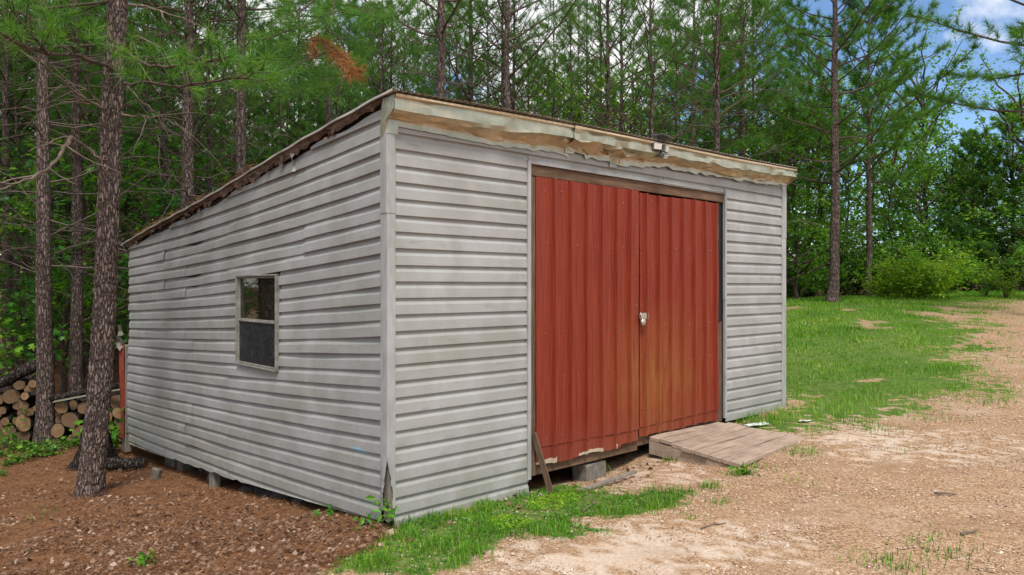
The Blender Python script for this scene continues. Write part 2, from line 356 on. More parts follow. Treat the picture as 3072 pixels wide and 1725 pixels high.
# ------------------------------------------------------------------ terrain
CP = np.array([  # x, y, height
    (0,0,0.0),(0,4,0.0),(-.944,5.525,-.07),(-.6,5.45,-.05),(1.2,6.3,0.0),(-3.3,4.7,-.28),(-2.4,7.17,-.36),(-3.68,8.54,-.58),(-4.73,8.09,-.56),(-5.75,10.3,-.76),(-8.5,11.4,-.78),
    (3.2,4.5,.04),(2.2,6.9,.04),(3.2,8.0,.10),(3.6,9.64,.16),(0.55,7.15,-.15),(.95,7.45,-.12),(.25,6.75,-.11),(2.0,8.6,.06),(6.4,15,.74),(9.3,21,1.33),(12.4,25,1.38),(17.7,25,1.52),(12,18,1.15),(6,8,.22),(9,10,.45),
    (0,13,-.2),(-2,17,-.2),(0,25,.4),(4,20,.8),(0,40,.5),(-9,17,-.62),(-12,24,-.5),(-9,31,-.4),(-18,30,-.35),(-25,45,.2),(25,45,1.9),(0,70,.8),(-50,80,.5),(50,80,2.2),
    (0,-8,-.1),(-10,0,-.6),(-12,8,-.9),(10,0,.2),(20,8,.9),(25,18,1.5),(-30,-20,-.8),(30,-20,.5),(-30,20,-.8)], float)
def _k(d): return np.sqrt(d * d + 1.2) 
_A = _k(np.linalg.norm(CP[:, None, :2] - CP[None, :, :2], axis=-1)); _n = len(CP)
_B = np.zeros((_n + 1, _n + 1)); _B[:_n, :_n] = _A + np.eye(_n) * -0.02; _B[_n, :_n] = 1; _B[:_n, _n] = 1
_w = np.linalg.solve(_B, np.append(CP[:, 2], 0))
def H(x, y):
    x = np.asarray(x, float); y = np.asarray(y, float); sh = x.shape; p = np.stack([x.ravel(), y.ravel()], -1); r = np.empty(len(p))
    for i in range(0, len(p), 60000):
        q = p[i:i + 60000]; r[i:i + 60000] = _k(np.linalg.norm(q[:, None] - CP[None, :, :2], axis=-1)) @ _w[:_n] + _w[_n]
    r = r + (fbm(p[:, 0] * 1.1, p[:, 1] * 1.1, 3, 3) - .5) * 0.05
    r = np.where(np.hypot(p[:, 0], p[:, 1]) > 70, np.clip(r, -2, 3), r)
    return r.reshape(sh)
def H1(x, y): return float(H(np.array([x]), np.array([y]))[0])
def ground(px, py):
    """where the ray through a photo pixel meets the terrain"""
    Z = np.linspace(3, 45, 1500); x = (px - PX) / F * Z; z = EYE + (HY - py) / F * Z
    d = z - H(x, Z); i = np.argmax(d < 0) if np.any(d < 0) else len(Z) - 1
    return np.array((x[i], Z[i]))
def A_(*p): return np.array(p, float)
def poly(*pp): return np.array([ground(*p) for p in pp])
def inside(pts, pg):
    x, y = pts[:, 0], pts[:, 1]; c = np.zeros(len(pts), bool); j = len(pg) - 1
    for i in range(len(pg)):
        xi, yi = pg[i]; xj, yj = pg[j]
        c ^= ((yi > y) != (yj > y)) & (x < (xj - xi) * (y - yi) / (yj - yi + 1e-9) + xi); j = i
    return c
LAWN = [poly((2352,1232),(2240,1285),(2420,1295),(2560,1262),(2680,1268),(2780,1230),(2700,1190),(2860,1182),(3040,1160),(3072,1140),(2860,1150),(2940,1120),(2900,1060),(2950,1000),(2840,950),(2920,905),(3072,893),(3072,880),(2352,892)),
        poly((2985,1190),(3072,1180),(3072,1212),(3000,1212))]
LAWN[0] = np.vstack([LAWN[0][:-2], [(22, 27), (12, 28.5), (4.0, 24), (4.2, 12)]])
STRIP = [poly((1190,1575),(1400,1520),(1580,1462),(1700,1440),(1760,1470),(1930,1480),(2085,1478),(2050,1520),(1900,1560),(1720,1545),(1850,1600),(1700,1620),(1560,1600),(1480,1640),(1400,1700),(1300,1724),(980,1724),(1010,1690),(1150,1640))]
STRAW = [np.vstack([poly((1165,1575),(1195,1610),(1060,1680),(960,1724)), [(-1.6, 3.6), (-1.5, -6), (-40, -6), (-40, 60), (3.5, 60), (3.5, 13), (3.4, 9.9)]]), A_((3.3, 60), (3.3, 24), (12, 29), (23, 27.5), (60, 22), (60, 80), (3.3, 80))]
PALE = [poly((1420,1690),(1650,1640),(1900,1560),(2250,1590),(2450,1640),(2000,1680),(1700,1724),(1420,1724)), poly((2420,1300),(2620,1285),(2800,1330),(3072,1320),(3072,1345),(2700,1365),(2450,1345)), poly((1800,1410),(1960,1400),(2080,1440),(1900,1455))]
def zone(x, y, regs, amp=0.5, s=0, fr=1.3, dith=0.0):
    p = np.stack([x, y], -1).astype(float)
    if dith: p = p + np.random.default_rng(1).normal(0, 1, p.shape) * dith * np.clip(np.hypot(x, y) / 8, .5, 3)[:, None]
    a = np.clip(np.hypot(x, y) / 9.0, .45, 1.6) * amp
    q = p + np.stack([(fbm(x * fr, y * fr, 40 + s, 4) - .5) * 2 * a, (fbm(x * fr, y * fr, 90 + s, 4) - .5) * 2 * a], -1)
    r = np.zeros(len(p), bool)
    for g in regs: r |= inside(q, g)
    return r
def axis(lo, hi, f0, f1, step, grow=1.12):
    a = list(np.arange(f0, f1, step)); d = step; v = a[-1]
    while v < hi: d *= grow; v += d; a.append(v)
    d = step; v = a[0]
    while v > lo: d *= grow; v -= d; a.insert(0, v)
    return np.array(a)
gx = axis(-900, 900, -7, 9, 0.07); gy = axis(-300, 1500, 3.4, 13, 0.07, 1.09)
GX, GY = np.meshgrid(gx, gy, indexing='ij'); GZ = H(GX, GY)
fx, fy = GX.ravel(), GY.ravel()
bmp = (fbm(fx * 9, fy * 9, 5, 3) - .5) * 0.02 + (fbm(fx * 3, fy * 3, 6, 2) - .5) * 0.03
gb = MB(); gb.grid(np.stack([fx, fy, GZ.ravel() + np.where(np.hypot(fx, fy) < 40, bmp, 0)], -1), len(gx), len(gy))
for q in range(len(gb.Q)): gb.Q[q] = gb.Q[q][:, ::-1]
def mat_ground():
    m = NT('ground_soil'); v = m.coord(); z = m.n('ShaderNodeVertexColor', layer_name='zone').outputs['Color']
    s = m.n('ShaderNodeSeparateColor', {0: z}); 
    n1 = m.noise(v, 1.4, 8, 0.6); n2 = m.noise(v, 38, 6, 0.65); n3 = m.noise(v, 7, 6, 0.6); vo = m.vor(v, 75, 'F1', 'Color'); vp = m.n('ShaderNodeSeparateColor', {0: vo}).outputs[0]
    dirt = m.ramp(m.math('ADD', m.math('MULTIPLY', vp, 0.55), m.math('MULTIPLY', n2, 0.45)), (0.15, (0.15, 0.078, 0.038)), (0.45, (0.345, 0.212, 0.12)), (0.8, (0.52, 0.37, 0.24)))
    dirt = m.mix(m.math('MULTIPLY', m.ramp(n3, (0.5, 0), (0.7, 1)), 0.35), dirt, (0.30, 0.155, 0.085))
    pale = m.ramp(n2, (0.3, (0.48, 0.36, 0.265)), (0.7, (0.67, 0.55, 0.44)))
    damp = m.ramp(m.noise(v, 0.9, 6, 0.62, 0.6), (0.50, 0), (0.68, 0.55)); dirt = m.mix(damp, dirt, (0.26, 0.155, 0.092))
    f = m.ramp(m.math('ADD', m.math('MULTIPLY', s.outputs[2], 0.32), m.math('ADD', m.math('MULTIPLY', n1, 0.6), m.math('MULTIPLY', n3, 0.3))), (0.46, 0), (0.80, 0.92))
    c = m.mix(f, dirt, pale)
    st = m.ramp(m.noise(v, 22, 8, 0.75, 0.8), (0.25, (0.06, 0.028, 0.016)), (0.5, (0.19, 0.088, 0.042)), (0.75, (0.36, 0.205, 0.12)))
    st = m.mix(m.math('MULTIPLY', m.ramp(n3, (0.45, 0), (0.65, 1)), 0.4), st, (0.17, 0.115, 0.085))
    e = m.math('MULTIPLY', m.math('SUBTRACT', m.noise(v, 16, 6, 0.7), 0.5), 1.1)
    c = m.mix(m.ramp(m.math('ADD', s.outputs[1], e), (0.4, 0), (0.6, 1)), c, st)
    gr = m.ramp(m.noise(v, 9, 7, 0.7), (0.3, (0.03, 0.085, 0.012)), (0.55, (0.08, 0.17, 0.02)), (0.8, (0.22, 0.20, 0.075)))
    c = m.mix(m.ramp(m.math('ADD', s.outputs[0], e), (0.4, 0), (0.75, 0.9)), c, gr)
    h = m.math('ADD', m.math('MULTIPLY', vp, 0.5), m.math('ADD', n2, n3))
    return m.done(m.pbsdf(c, 0.95, 0, 0.1, m.bump(h, 0.7, 0.02)))
M['ground'] = mat_ground()
gnd = gb.build('ground', M['ground'], smooth=True, kind='structure', label='sloping ground of tan gravel, pine straw and grass', cat='ground')
near = (np.abs(fx) < 60) & (fy < 90) & (fy > -20)
zc = np.zeros((len(fx), 4), np.float32); zc[:, 3] = 1
zc[near, 0] = np.maximum(zone(fx[near], fy[near], LAWN, .5, dith=.16), zone(fx[near], fy[near], STRIP, .28, 1, 2.2, .06) * .75)
zc[near, 0] *= np.where(fbm(fx[near] * .9 + 7, fy[near] * .9, 131, 4) > .72, .4, 1)
zc[near, 1] = zone(fx[near], fy[near], STRAW, .3, 2, dith=.08); zc[~near, 1] = 1
zc[near, 2] = zone(fx[near], fy[near], PALE, .7, 3, dith=.3)
att = gnd.data.color_attributes.new('zone', 'FLOAT_COLOR', 'POINT'); att.data.foreach_set('color', zc.ravel())

# ================================================================== the shed
SH_LOC = (-.944, 5.525, 0.0); SH_ROT = math.atan2(.670, .742)
shed = thing('shed', 'weathered pale vinyl sided shed with red metal double doors', 'shed', SH_LOC, (0, 0, SH_ROT))
_c, _s = math.cos(SH_ROT), math.sin(SH_ROT)
def to_world(x, y, z=0): return np.array((SH_LOC[0] + _c * x - _s * y, SH_LOC[1] + _s * x + _c * y, z))
WID, DEP = 6.16, 7.05
def roof_z(x, y): return 3.225 - 0.1135 * (y + .15) + 0.0165 * x + 0.012 * np.sin(y * 1.3 + x)
def lap(z0, z1, off=0.0):
    """dutch-lap cross-section, (outward, z) from the top down to the return under the butt edge"""
    return [(0.003 + off, z1 + 0.012), (0.002 + off, z0 + .122), (0.007 + off, z0 + .100), (0.0205 + off, z0 + .074), (0.0245 + off, z0 + .004), (0.024 + off, z0), (0.001 + off, z0 - .002)]
front_wall = obj('front_wall', MB().box((0.02, 0.012, 0.10), (1.46, 0.09, 3.0)).box((4.67, 0.012, 0.22), (6.10, 0.09, 3.1)).box((1.46, 0.012, 2.885), (4.67, 0.09, 3.08)).mesh('front_wall', M['dark']), shed)
CF, ZF0 = 0.1275, EYE + 0.035
def front_piece(u0, u1, z0, z1, zlo=-9, zhi=9, off=0.0, seed=0):
    us = np.linspace(u0, u1, max(4, int((u1 - u0) / .12)))
    w = (fbm(us * 1.1 + seed, us * 0 + z0 * 3, 11, 3) - .5)
    pr = lap(z0, z1, off); V = []
    for u, ww in zip(us, w):
        for (o, z) in pr: V.append((u, -(o + ww * .006), min(max(z + ww * .006, zlo), zhi)))
    MB().grid(V, len(us), len(pr)).build('siding_course', M['siding'], front_wall)
for k in range(-15, 11):
    z0 = ZF0 + k * CF; z1 = z0 + CF
    if k <= 7:
        if z1 > .0: front_piece(.042, 1.455, z0, z1, zlo=-.10, seed=k)
        if z1 > .17: front_piece(4.685, 6.07, z0, z1, zlo=.06, seed=k + 50)
    elif k == 8:
        front_piece(.042, 1.455, z0, z1, seed=k); front_piece(1.46, 3.4, z0, z1, zlo=2.888, seed=k + 9); front_piece(3.38, 4.675, z0, z1, zlo=2.893, off=.002, seed=k + 3); front_piece(4.685, 6.07, z0, z1, seed=k + 50)
    elif k == 9:
        front_piece(.042, 3.1, z0, z1, seed=k); front_piece(3.07, 6.07, z0, z1, off=.002, seed=k + 8)
    else: front_piece(1.8, 6.07, z0, z1, seed=k)
# ---- side wall, courses sagging towards the rear
def tilt(u): return -0.0696 * u + 0.0026 * u * u
def zb(u): return EYE - 1.80 - .098 * u + .0031 * u * u
WU0, WU1, WZ0, WZ1 = 1.90, 2.89, .955, 1.895
lb = MB()
us = np.linspace(.05, 7.0, 40)
for a, b in zip(us[:-1], us[1:]):
    def col(z00, z01, z10, z11):
        V = [(.012, a, z00), (.09, a, z00), (.09, b, z10), (.012, b, z10), (.012, a, z01), (.09, a, z01), (.09, b, z11), (.012, b, z11)]
        lb.add(V, Q=[(0,3,2,1),(4,5,6,7),(0,1,5,4),(1,2,6,5),(2,3,7,6),(3,0,4,7)])
    ta, tb = roof_z(0, a) - .03, roof_z(0, b) - .03; ba, bb = zb(a) + .12, zb(b) + .12
    if b > WU0 + .02 and a < WU1 - .02: col(ba, WZ0 + .02, bb, WZ0 + .02); col(WZ1 - .02, ta, WZ1 - .02, tb)
    else: col(ba, ta, bb, tb)
left_wall = lb.build('side_wall', M['dark'], shed)
CL = 0.1287
def bulge(u, z): return .035 * np.exp(-((u - 6.6) / 1.2) ** 2 - ((z - .2) / .5) ** 2) - .012 * np.exp(-((u - 4.4) / .8) ** 2)
def side_piece(u0, u1, k, off=0.0, seed=0):
    us = np.linspace(u0, u1, max(4, int((u1 - u0) / .11)))
    V = []; keep = 0
    for u in us:
        z0 = EYE + k * CL + tilt(u); pr = lap(z0, z0 + CL, off)
        w = (float(fbm(np.array([u * .9 + seed]), np.array([k * .37]), 21, 3)[0]) - .5)
        zt = roof_z(0, u) - .075 - .015 * math.sin(u * 7 + k); zl = zb(u) + (.02 * (hash2(np.array([u * 40]), np.array([1.]))[0] - .5) if 2.6 < u < 5 else 0)
        if z0 < zt - .004 and z0 + CL > zl: keep += 1
        for (o, z) in pr:
            z = z + w * .012; V.append((-(o + w * .022 + bulge(u, z)), u, max(min(z, zt), zl)))
    if keep >= 2:
        V = np.array(V).reshape(len(us), 7, 3)
        ok = (V[:, :, 2].max(1) - V[:, :, 2].min(1)) > .012
        idx = np.where(ok)[0]
        if len(idx) < 2: return
        V = V[idx[0]:idx[-1] + 1]
        b = MB().grid(V.reshape(-1, 3), len(V), 7); b.Q[0] = b.Q[0][:, ::-1]
        b.build('siding_course', M['siding'], left_wall)
rr = random.Random(3)
for k in range(-19, 11):
    far = 7.05 + rr.uniform(-.03, .025)
    zc_ = EYE + k * CL + tilt(2.4)
    if zc_ + CL > WZ0 + .03 and zc_ < WZ1 - .03:
        side_piece(.055, WU0 - .005, k, 0, k); sp = [(WU1 + .005, rr.choice([4.35, 4.6, 5.2])), ]
    else:
        s0 = rr.choice([1.35, 3.15, 3.2]); side_piece(.055, s0, k, .0045, k); sp = [(s0 - .02, rr.choice([4.35, 4.6, 5.4]))]
    a, b = sp[0]; side_piece(a, b, k, 0, k + 5); side_piece(b - .02, far, k, .0045, k + 9)
# ---- trim
def sheet_strip(V, m, n, name, mat, parent): return MB().grid(V, m, n).build(name, mat, parent)
pb = MB(); pb.bbox((-.038, -.038, 2.33), (.045, .062, 2.99), .006); pb.build('corner_post', M['trim'], shed)
pb = MB()
zs = np.concatenate([np.linspace(2.345, .55, 12), np.linspace(.5, .075, 26)])
jag = np.where(zs < .47, np.clip((.47 - zs) * .16, 0, .045) * (0.75 + .6 * fbm(zs * 30, zs * 0, 8, 2)), 0)
V1 = []; V2 = []
for z, j in zip(zs, jag):
    V1 += [(-.033, .060, z), (-.034 - j * .3, .03, z), (-.033 - j * .5, -.034 + j * .5, z)]
    V2 += [(-.033 + j * 1.15, -.034, z), (.02, -.0345, z), (.043, -.033, z)]
pb.grid(V1, len(zs), 3); pb.grid(V2, len(zs), 3); pb.build('corner_post', M['trim'], shed)
MB().bbox((-.008, -.008, -.02), (.04, .055, 2.3), .004).build('corner_stud', M['grey_wood'], shed)
MB().bbox((6.055, -.034, .12), (6.16, .08, 2.42), .005).bbox((6.055, -.037, 2.41), (6.163, .08, 3.13), .005).build('corner_post', M['trim'], shed)
MB().bbox((1.435, -.038, .045), (1.472, .0, 2.905), .003).build('door_trim', M['trim'], shed)
MB().bbox((4.668, -.038, .20), (4.70, .0, 1.62), .003).bbox((4.664, -.040, 1.61), (4.695, .0, 2.905), .003).build('door_trim', M['trim'], shed)
MB().bbox((1.475, -.034, 2.878), (4.663, .0, 2.886), .002).build('door_trim', M['trim'], shed)
# small bracket and butted patch above the doors
MB().bbox((2.55, -.039, 2.965), (2.66, -.032, 3.06), .002).build('patch_plate', M['trim'], shed)
# ---- door frame
MB().bbox((1.474, -.012, 2.775), (4.662, .05, 2.876), .004, jit=.0012).build('door_header', M['frame_wood'], shed)
MB().bbox((1.474, -.006, .06), (1.556, .06, 2.772), .004, jit=.0012).build('door_jamb', M['jamb_wood'], shed)
MB().bbox((4.575, .01, .16), (4.665, .07, 1.36), .004, jit=.0012).build('door_jamb', M['jamb_wood'], shed)
nb = np.linspace(1.36, 2.77, 14); V = []
for z in nb: V += [(4.53, .018 + .004 * math.sin(z * 9), z), (4.60, .004 + .006 * math.sin(z * 7 + 1), z), (4.662, .012, z)]
MB().grid(V, 14, 3).build('jamb_sheeting', M['black'], shed)
MB().bbox((1.50, .02, .055), (3.06, .10, .165), .004, jit=.002).bbox((3.06, .02, .10), (4.62, .10, .20), .004, jit=.002).build('door_sill', M['frame_wood'], shed)
# ---- doors: ribbed red steel sheets
def ribs(u0, u1, first, pitch):
    pts = [(u0, 0.0)]; u = first
    while u < u1 - .02:
        for (d, o) in ((-.022, 0), (-.012, .036), (.012, .036), (.022, 0)):
            pts.append((u + d, o))
        for q in (.36, .64):
            c = u + pitch * q
            if c < u1 - .03: pts += [(c - .012, 0), (c - .004, .0025), (c + .004, .0025), (c + .012, 0)]
        u += pitch
    pts.append((u1, 0.0))
    return [p for p in pts if u0 <= p[0] <= u1]
def sheet(u0, u1, first, pitch, zl, zh, off, seed, n=18, dent=0.0):
    pr = ribs(u0, u1, first, pitch); V = []
    for t in np.linspace(0, 1, n):
        for (u, o) in pr:
            lo = zl(u); hi = zh(u); z = lo + (hi - lo) * t
            w = (float(fbm(np.array([u * 2.2 + seed]), np.array([z * 1.6]), 31, 3)[0]) - .5)
            V.append((u + w * .006, -(off + o * (1 - .35 * dent * (1 - t)) + w * (.012 + .010 * dent)), z))
    b = MB().grid(V, n, len(pr)); return b
def screws(parent, spots):
    b = MB()
    for (u, z, o) in spots:
        a = np.linspace(0, 2 * np.pi, 6, endpoint=False)
        V = [(u, -o - .008, z)] + [(u + .0045 * math.cos(q), -o - .003, z + .0045 * math.sin(q)) for q in a] + [(u + .006 * math.cos(q), -o + .003, z + .006 * math.sin(q)) for q in a]
        b.add(V, T=[(0, 1 + i, 1 + (i + 1) % 6) for i in range(6)], Q=[(1 + i, 7 + i, 7 + (i + 1) % 6, 1 + (i + 1) % 6) for i in range(6)])
    b.build('screw_heads', M['screw'], parent, kind='stuff')
dr = random.Random(9)
def make_door(u0, u1, first, zl, zseam, zh, off, seed, dent):
    back = MB().box((u0 + .03, .0, zl(u0) + .05), (u1 - .03, .02, zh(u0) - .03)).build('door', M['dark'], shed)
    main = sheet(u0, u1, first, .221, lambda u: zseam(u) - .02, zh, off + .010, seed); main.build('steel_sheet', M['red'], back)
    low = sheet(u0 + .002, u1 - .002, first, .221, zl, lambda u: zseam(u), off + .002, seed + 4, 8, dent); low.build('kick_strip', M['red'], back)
    sp = []
    for zz in (.05, .62, 1.02, 1.85, 2.33):
        u = first - .1
        while u < u1 - .04:
            if u > u0 + .02: sp.append((u + dr.uniform(-.02, .02), zseam(u) + zz + dr.uniform(-.015, .015), off + .011))
            u += .221
    for q in range(9): sp.append((u1 - .04 if seed < 5 else u0 + .03, .5 + q * .27, off + .011))
    screws(back, sp); return back
door_l = make_door(1.548, 3.035, 1.775, lambda u: .147 + .012 * math.sin(u * 9) * (1 if u < 2.6 else .3) + (.02 if u > 2.75 else 0), lambda u: .335 - .02 * (u - 1.55), lambda u: 2.772, .010, 2, 1.0)
door_r = make_door(3.045, 4.535, 3.14, lambda u: .205 + .006 * math.sin(u * 8), lambda u: .325 + .012 * (u - 3.05), lambda u: 2.752 + .006 * math.sin(u * 5), .014, 7, .3)
MB().bbox((4.537, -.012, 2.32), (4.552, -.0, 2.50), .002).bbox((4.537, -.012, 1.93), (4.552, -.0, 2.08), .002).build('hinge', M['brass'], door_r)
MB().bbox((3.02, -.054, 1.43), (3.165, -.046, 1.50), .003).bbox((3.02, -.062, 1.44), (3.05, -.03, 1.49), .004).build('hasp', M['steel'], door_r)
# ---- fascia: crumpled folded flashing in two lengths
def fascia(u0, u1, off, seed, name='fascia'):
    us = np.linspace(u0, u1, int((u1 - u0) / .018)); V = []; r4 = np.random.default_rng(seed * 7 + 1)
    pr = [(.02, .012), (.150, .006), (.168, -.004), (.166, -.022), (.150, -.036), (.152, -.070), (.150, -.118), (.140, -.130), (.105, -.150), (.060, -.172), (.034, -.192), (.030, -.198), (.027, -.225), (.026, -.240)]
    env = .55 + 1.5 * np.exp(-((us - 2.35) / .55) ** 2) + .35 * (us > 2.9) + .35 * np.exp(-((us - 1.1) / .35) ** 2)
    def creases(step, a):                      # straight-sided folds: linear between irregular knots
        k = np.cumsum(r4.uniform(.4, 1.6, int((u1 - u0) / step) + 6) * step) + u0 - 2 * step
        return np.interp(us, k, r4.normal(0, a, len(k)))
    base_o, base_z = creases(.30, .020), creases(.45, .012)
    sag = .02 * np.sin(us * 1.9 + seed) * (us < 2.6)
    D = []
    for i in range(len(pr)):
        if i < 4: D.append((creases(.5, .003), creases(.5, .002)))
        elif i < 7: D.append((creases(.16, .006) * env, creases(.3, .003)))
        elif i < 11: D.append(((base_o + creases(.13, .020)) * env, (base_z + creases(.11, .012)) * env + sag * (i - 6) / 4))
        else: D.append((creases(.1, .006) * env, base_z * env + creases(.07, .009) * env + sag))
    for q, u in enumerate(us):
        zt = float(roof_z(u, -.15)) - .005; squeeze = 1.0 - .12 * min(1, max(0, (u - 3) / 3))
        for i, (o, z) in enumerate(pr): V.append((u, -(max(o + D[i][0][q], .036 if i > 9 else .03) + off), zt + z * squeeze + D[i][1][q]))
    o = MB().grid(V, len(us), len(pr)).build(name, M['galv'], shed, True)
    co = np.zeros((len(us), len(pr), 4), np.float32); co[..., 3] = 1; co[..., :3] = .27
    for i, q in {1: .5, 2: .9, 3: .9, 4: .35, 7: .45, 8: .8, 9: .85, 10: .85, 11: .6}.items(): co[:, i, :3] = q  # tan amount by profile row, strongest on top roll and underside slope
    o.data.color_attributes.new('tan_rows', 'FLOAT_COLOR', 'POINT').data.foreach_set('color', co.ravel())
    o.data.set_sharp_from_angle(angle=R(16)); return o
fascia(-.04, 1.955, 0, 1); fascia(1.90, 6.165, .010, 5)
# bent end cap of the flashing where it folds round the corner
zc0 = float(roof_z(0, -.15))
V = [(-.045,-.16,zc0-.01),(-.052,-.09,zc0-.02),(-.05,.0,zc0-.02), (-.05,-.152,zc0-.12),(-.062,-.08,zc0-.10),(-.055,.01,zc0-.09), (-.04,-.06,zc0-.19),(-.055,-.03,zc0-.2),(-.045,.045,zc0-.2), (-.034,-.034,zc0-.30),(-.036,.02,zc0-.32),(-.033,.06,zc0-.36)]
b = MB().grid(V, 4, 3); b.grid([(-.042,-.042,zc0-.20),(.06,-.044,zc0-.205),(-.042,-.041,zc0-.285),(.06,-.043,zc0-.285)], 2, 2); b.build('flashing_end', M['galv'], shed)
V = [(6.167,-.176,3.322),(6.170,-.02,3.325),(6.166,-.17,3.20),(6.165,-.03,3.18),(6.165,-.05,3.12),(6.164,-.02,3.11)]
MB().grid(V, 3, 2).build('flashing_end', M['galv'], shed)
# ---- roof: corrugated sheets running front to back
roof = None
def roof_sheet(x0, x1, parent):
    xs = np.arange(x0, x1 + .001, .0155); ys = np.concatenate([[-.185], np.linspace(-.1, 7.28, 26)]); V = []
    for y in ys:
        for x in xs:
            V.append((x, y, float(roof_z(x, y)) + .014 + .008 * math.cos(x * 2 * np.pi / .068) + .004 * math.sin(y * 3 + x * 2)))
    b = MB().grid(V, len(ys), len(xs)); b.Q[0] = b.Q[0][:, ::-1]; return b
roof = MB().box((.1, 0.1, 2.2), (6.0, .2, 3.05)).build('roof', M['dark'], shed)
x = -.075
while x < 6.15:
    roof_sheet(x, min(x + .66, 6.18), roof).build('roof_sheet', M['roof'], roof); x += .646
rb = MB()
for x in np.arange(.3, 6.1, .9): rb.add([(x, -.1, roof_z(x, -.1) - .10), (x + .04, -.1, roof_z(x, -.1) - .10), (x + .04, 7.1, roof_z(x, 7.1) - .10), (x, 7.1, roof_z(x, 7.1) - .10), (x, -.1, roof_z(x, -.1) - .01), (x + .04, -.1, roof_z(x, -.1) - .01), (x + .04, 7.1, roof_z(x, 7.1) - .01), (x, 7.1, roof_z(x, 7.1) - .01)], Q=[(0,3,2,1),(4,5,6,7),(0,1,5,4),(1,2,6,5),(2,3,7,6),(3,0,4,7)])
rb.build('rafters', M['frame_wood'], roof)
# rotten trim below the rake, torn and ragged
us = np.linspace(-.05, 7.2, 260); V = []
for i, u in enumerate(us):
    zt = float(roof_z(0, u)) - .004; w = fbm(np.array([u * 5., u * 17.]), np.array([2., 5.]), 61, 3) - .5
    thick = .022 + .036 * math.exp(-((u - 2.2) / 1.3) ** 2) + .04 * w[0] + .055 * w[1]
    for q, o in ((0, .062), (.25, .05 + .03 * w[0]), (.6, .04 + .05 * w[1]), (1, .026 + .02 * w[0])): V.append((-o, u, zt - thick * q))
b = MB().grid(V, len(us), 4); b.Q[0] = b.Q[0][:, ::-1]; b.build('rake_trim', M['rot'], shed)
b = MB()
for i in range(46):
    u = rr.uniform(.6, 6.6); zt = float(roof_z(0, u)) - rr.uniform(.02, .09); s_ = rr.uniform(.02, .06)
    q = np.array([(0, 0, 0), (0, s_ * 1.6, -.01), (0, s_ * 1.2, -s_), (0, s_ * .3, -s_ * .8)]) + np.random.default_rng(i).normal(0, .012, (4, 3))
    b.add(q + np.array((-.055, u, zt)), Q=[(0, 1, 2, 3)])
b.build('peeling_trim_flakes', M['rot'], shed, kind='stuff')
V = []
for u in np.linspace(-.18, 7.28, 90):
    z_ = float(roof_z(-.075, u)) + .02 + .004 * math.sin(u * 11); V += [(-.06, u, z_ + .004), (-.078, u, z_ + .002), (-.080, u, z_ - .016), (-.070, u, z_ - .018)]
b = MB().grid(V, 90, 4); b.Q[0] = b.Q[0][:, ::-1]; b.build('roof_edge', M['roof'], shed)
# hanging scrap of white flashing below the rake
V = []
for t in np.linspace(0, 1, 7): V += [(-.04 - .02 * math.sin(t * 6), 1.50 + .03 * t + .02 * math.sin(t * 5), 2.99 - .16 * t), (-.045 - .015 * math.cos(t * 5), 1.575 - .015 * t, 3.0 - .17 * t)]
MB().grid(V, 7, 2).build('torn_strip', M['trim'], shed)
# ---- other walls, floor
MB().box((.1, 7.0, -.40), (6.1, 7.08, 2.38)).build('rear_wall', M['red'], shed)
MB().box((6.03, .12, .12), (6.11, 7.0, 2.45)).build('far_side_wall', M['siding'], shed)
MB().box((.12, .12, .06), (6.0, 7.0, .14)).build('floor_deck', M['dark'], shed)
V = []
for t in np.linspace(0, 1, 16):
    z = .92 - 1.4 * t
    V += [(-.07 - .01 * math.sin(t * 9), 7.10, z), (-.10 - .015 * math.sin(t * 7), 7.22, z), (-.07 + .012 * math.sin(t * 11), 7.34, z), (-.05, 7.42 + .012 * math.sin(t * 14), z)]
MB().grid(V, 16, 4).build('rear_corner_sheet', M['red_plain'], shed)
MB().bbox((-.06, 7.1, -.7), (.03, 7.3, .9), .01).build('rear_post', M['grey_wood'], shed)
b = MB(); r3 = np.random.default_rng(5)
g = np.stack(np.meshgrid(np.linspace(0, 1, 7), np.linspace(0, 1, 5), indexing='ij'), -1).reshape(-1, 2)
b.grid(np.stack([-.09 + r3.normal(0, .035, 35), 7.12 + g[:, 1] * .3 + r3.normal(0, .02, 35), 1.20 - g[:, 0] * .36 + r3.normal(0, .03, 35)], -1), 7, 5); b.build('torn_flashing', M['grey_wood'], shed)
MB().box((.12, 6.9, -.3), (6.0, 6.97, 2.3)).box((5.93, .15, .15), (6.0, 6.9, 2.4)).box((.3, 3.6, .15), (5.9, 3.64, 2.6)).build('interior_darkener', M['dark'], shed)  # added dark boxes that keep the interior dark behind the window
# ---- window
wy0, wy1, wz0, wz1 = WU0, WU1, WZ0, WZ1
win = MB(); t = .018
win.bbox((-.052, wy0, wz1 - t), (.02, wy1, wz1), .003); win.bbox((-.052, wy0, wz0), (.02, wy1, wz0 + t), .003)
win.bbox((-.053, wy0, wz0 + .001), (.02, wy0 + t, wz1 - .001), .003); win.bbox((-.053, wy1 - t, wz0 + .001), (.02, wy1, wz1 - .001), .003)
window = win.build('window', M['alu'], shed)
def sash(z0, z1, x, mat, pm, nm):
    s_ = MB(); q = .018
    s_.bbox((x, wy0 + t + .002, z0), (x + .03, wy1 - t - .002, z0 + q), .003); s_.bbox((x, wy0 + t + .002, z1 - q), (x + .03, wy1 - t - .002, z1), .003)
    s_.bbox((x + .001, wy0 + t + .002, z0 + .001), (x + .029, wy0 + t + q, z1 - .001), .003); s_.bbox((x + .001, wy1 - t - q, z0 + .001), (x + .029, wy1 - t - .002, z1 - .001), .003)
    s_.build('sash', M['alu'], window)
    MB().box((x + .012, wy0 + t + q - .003, z0 + q - .003), (x + .016, wy1 - t - q + .003, z1 - q + .003)).build(nm, pm, window)
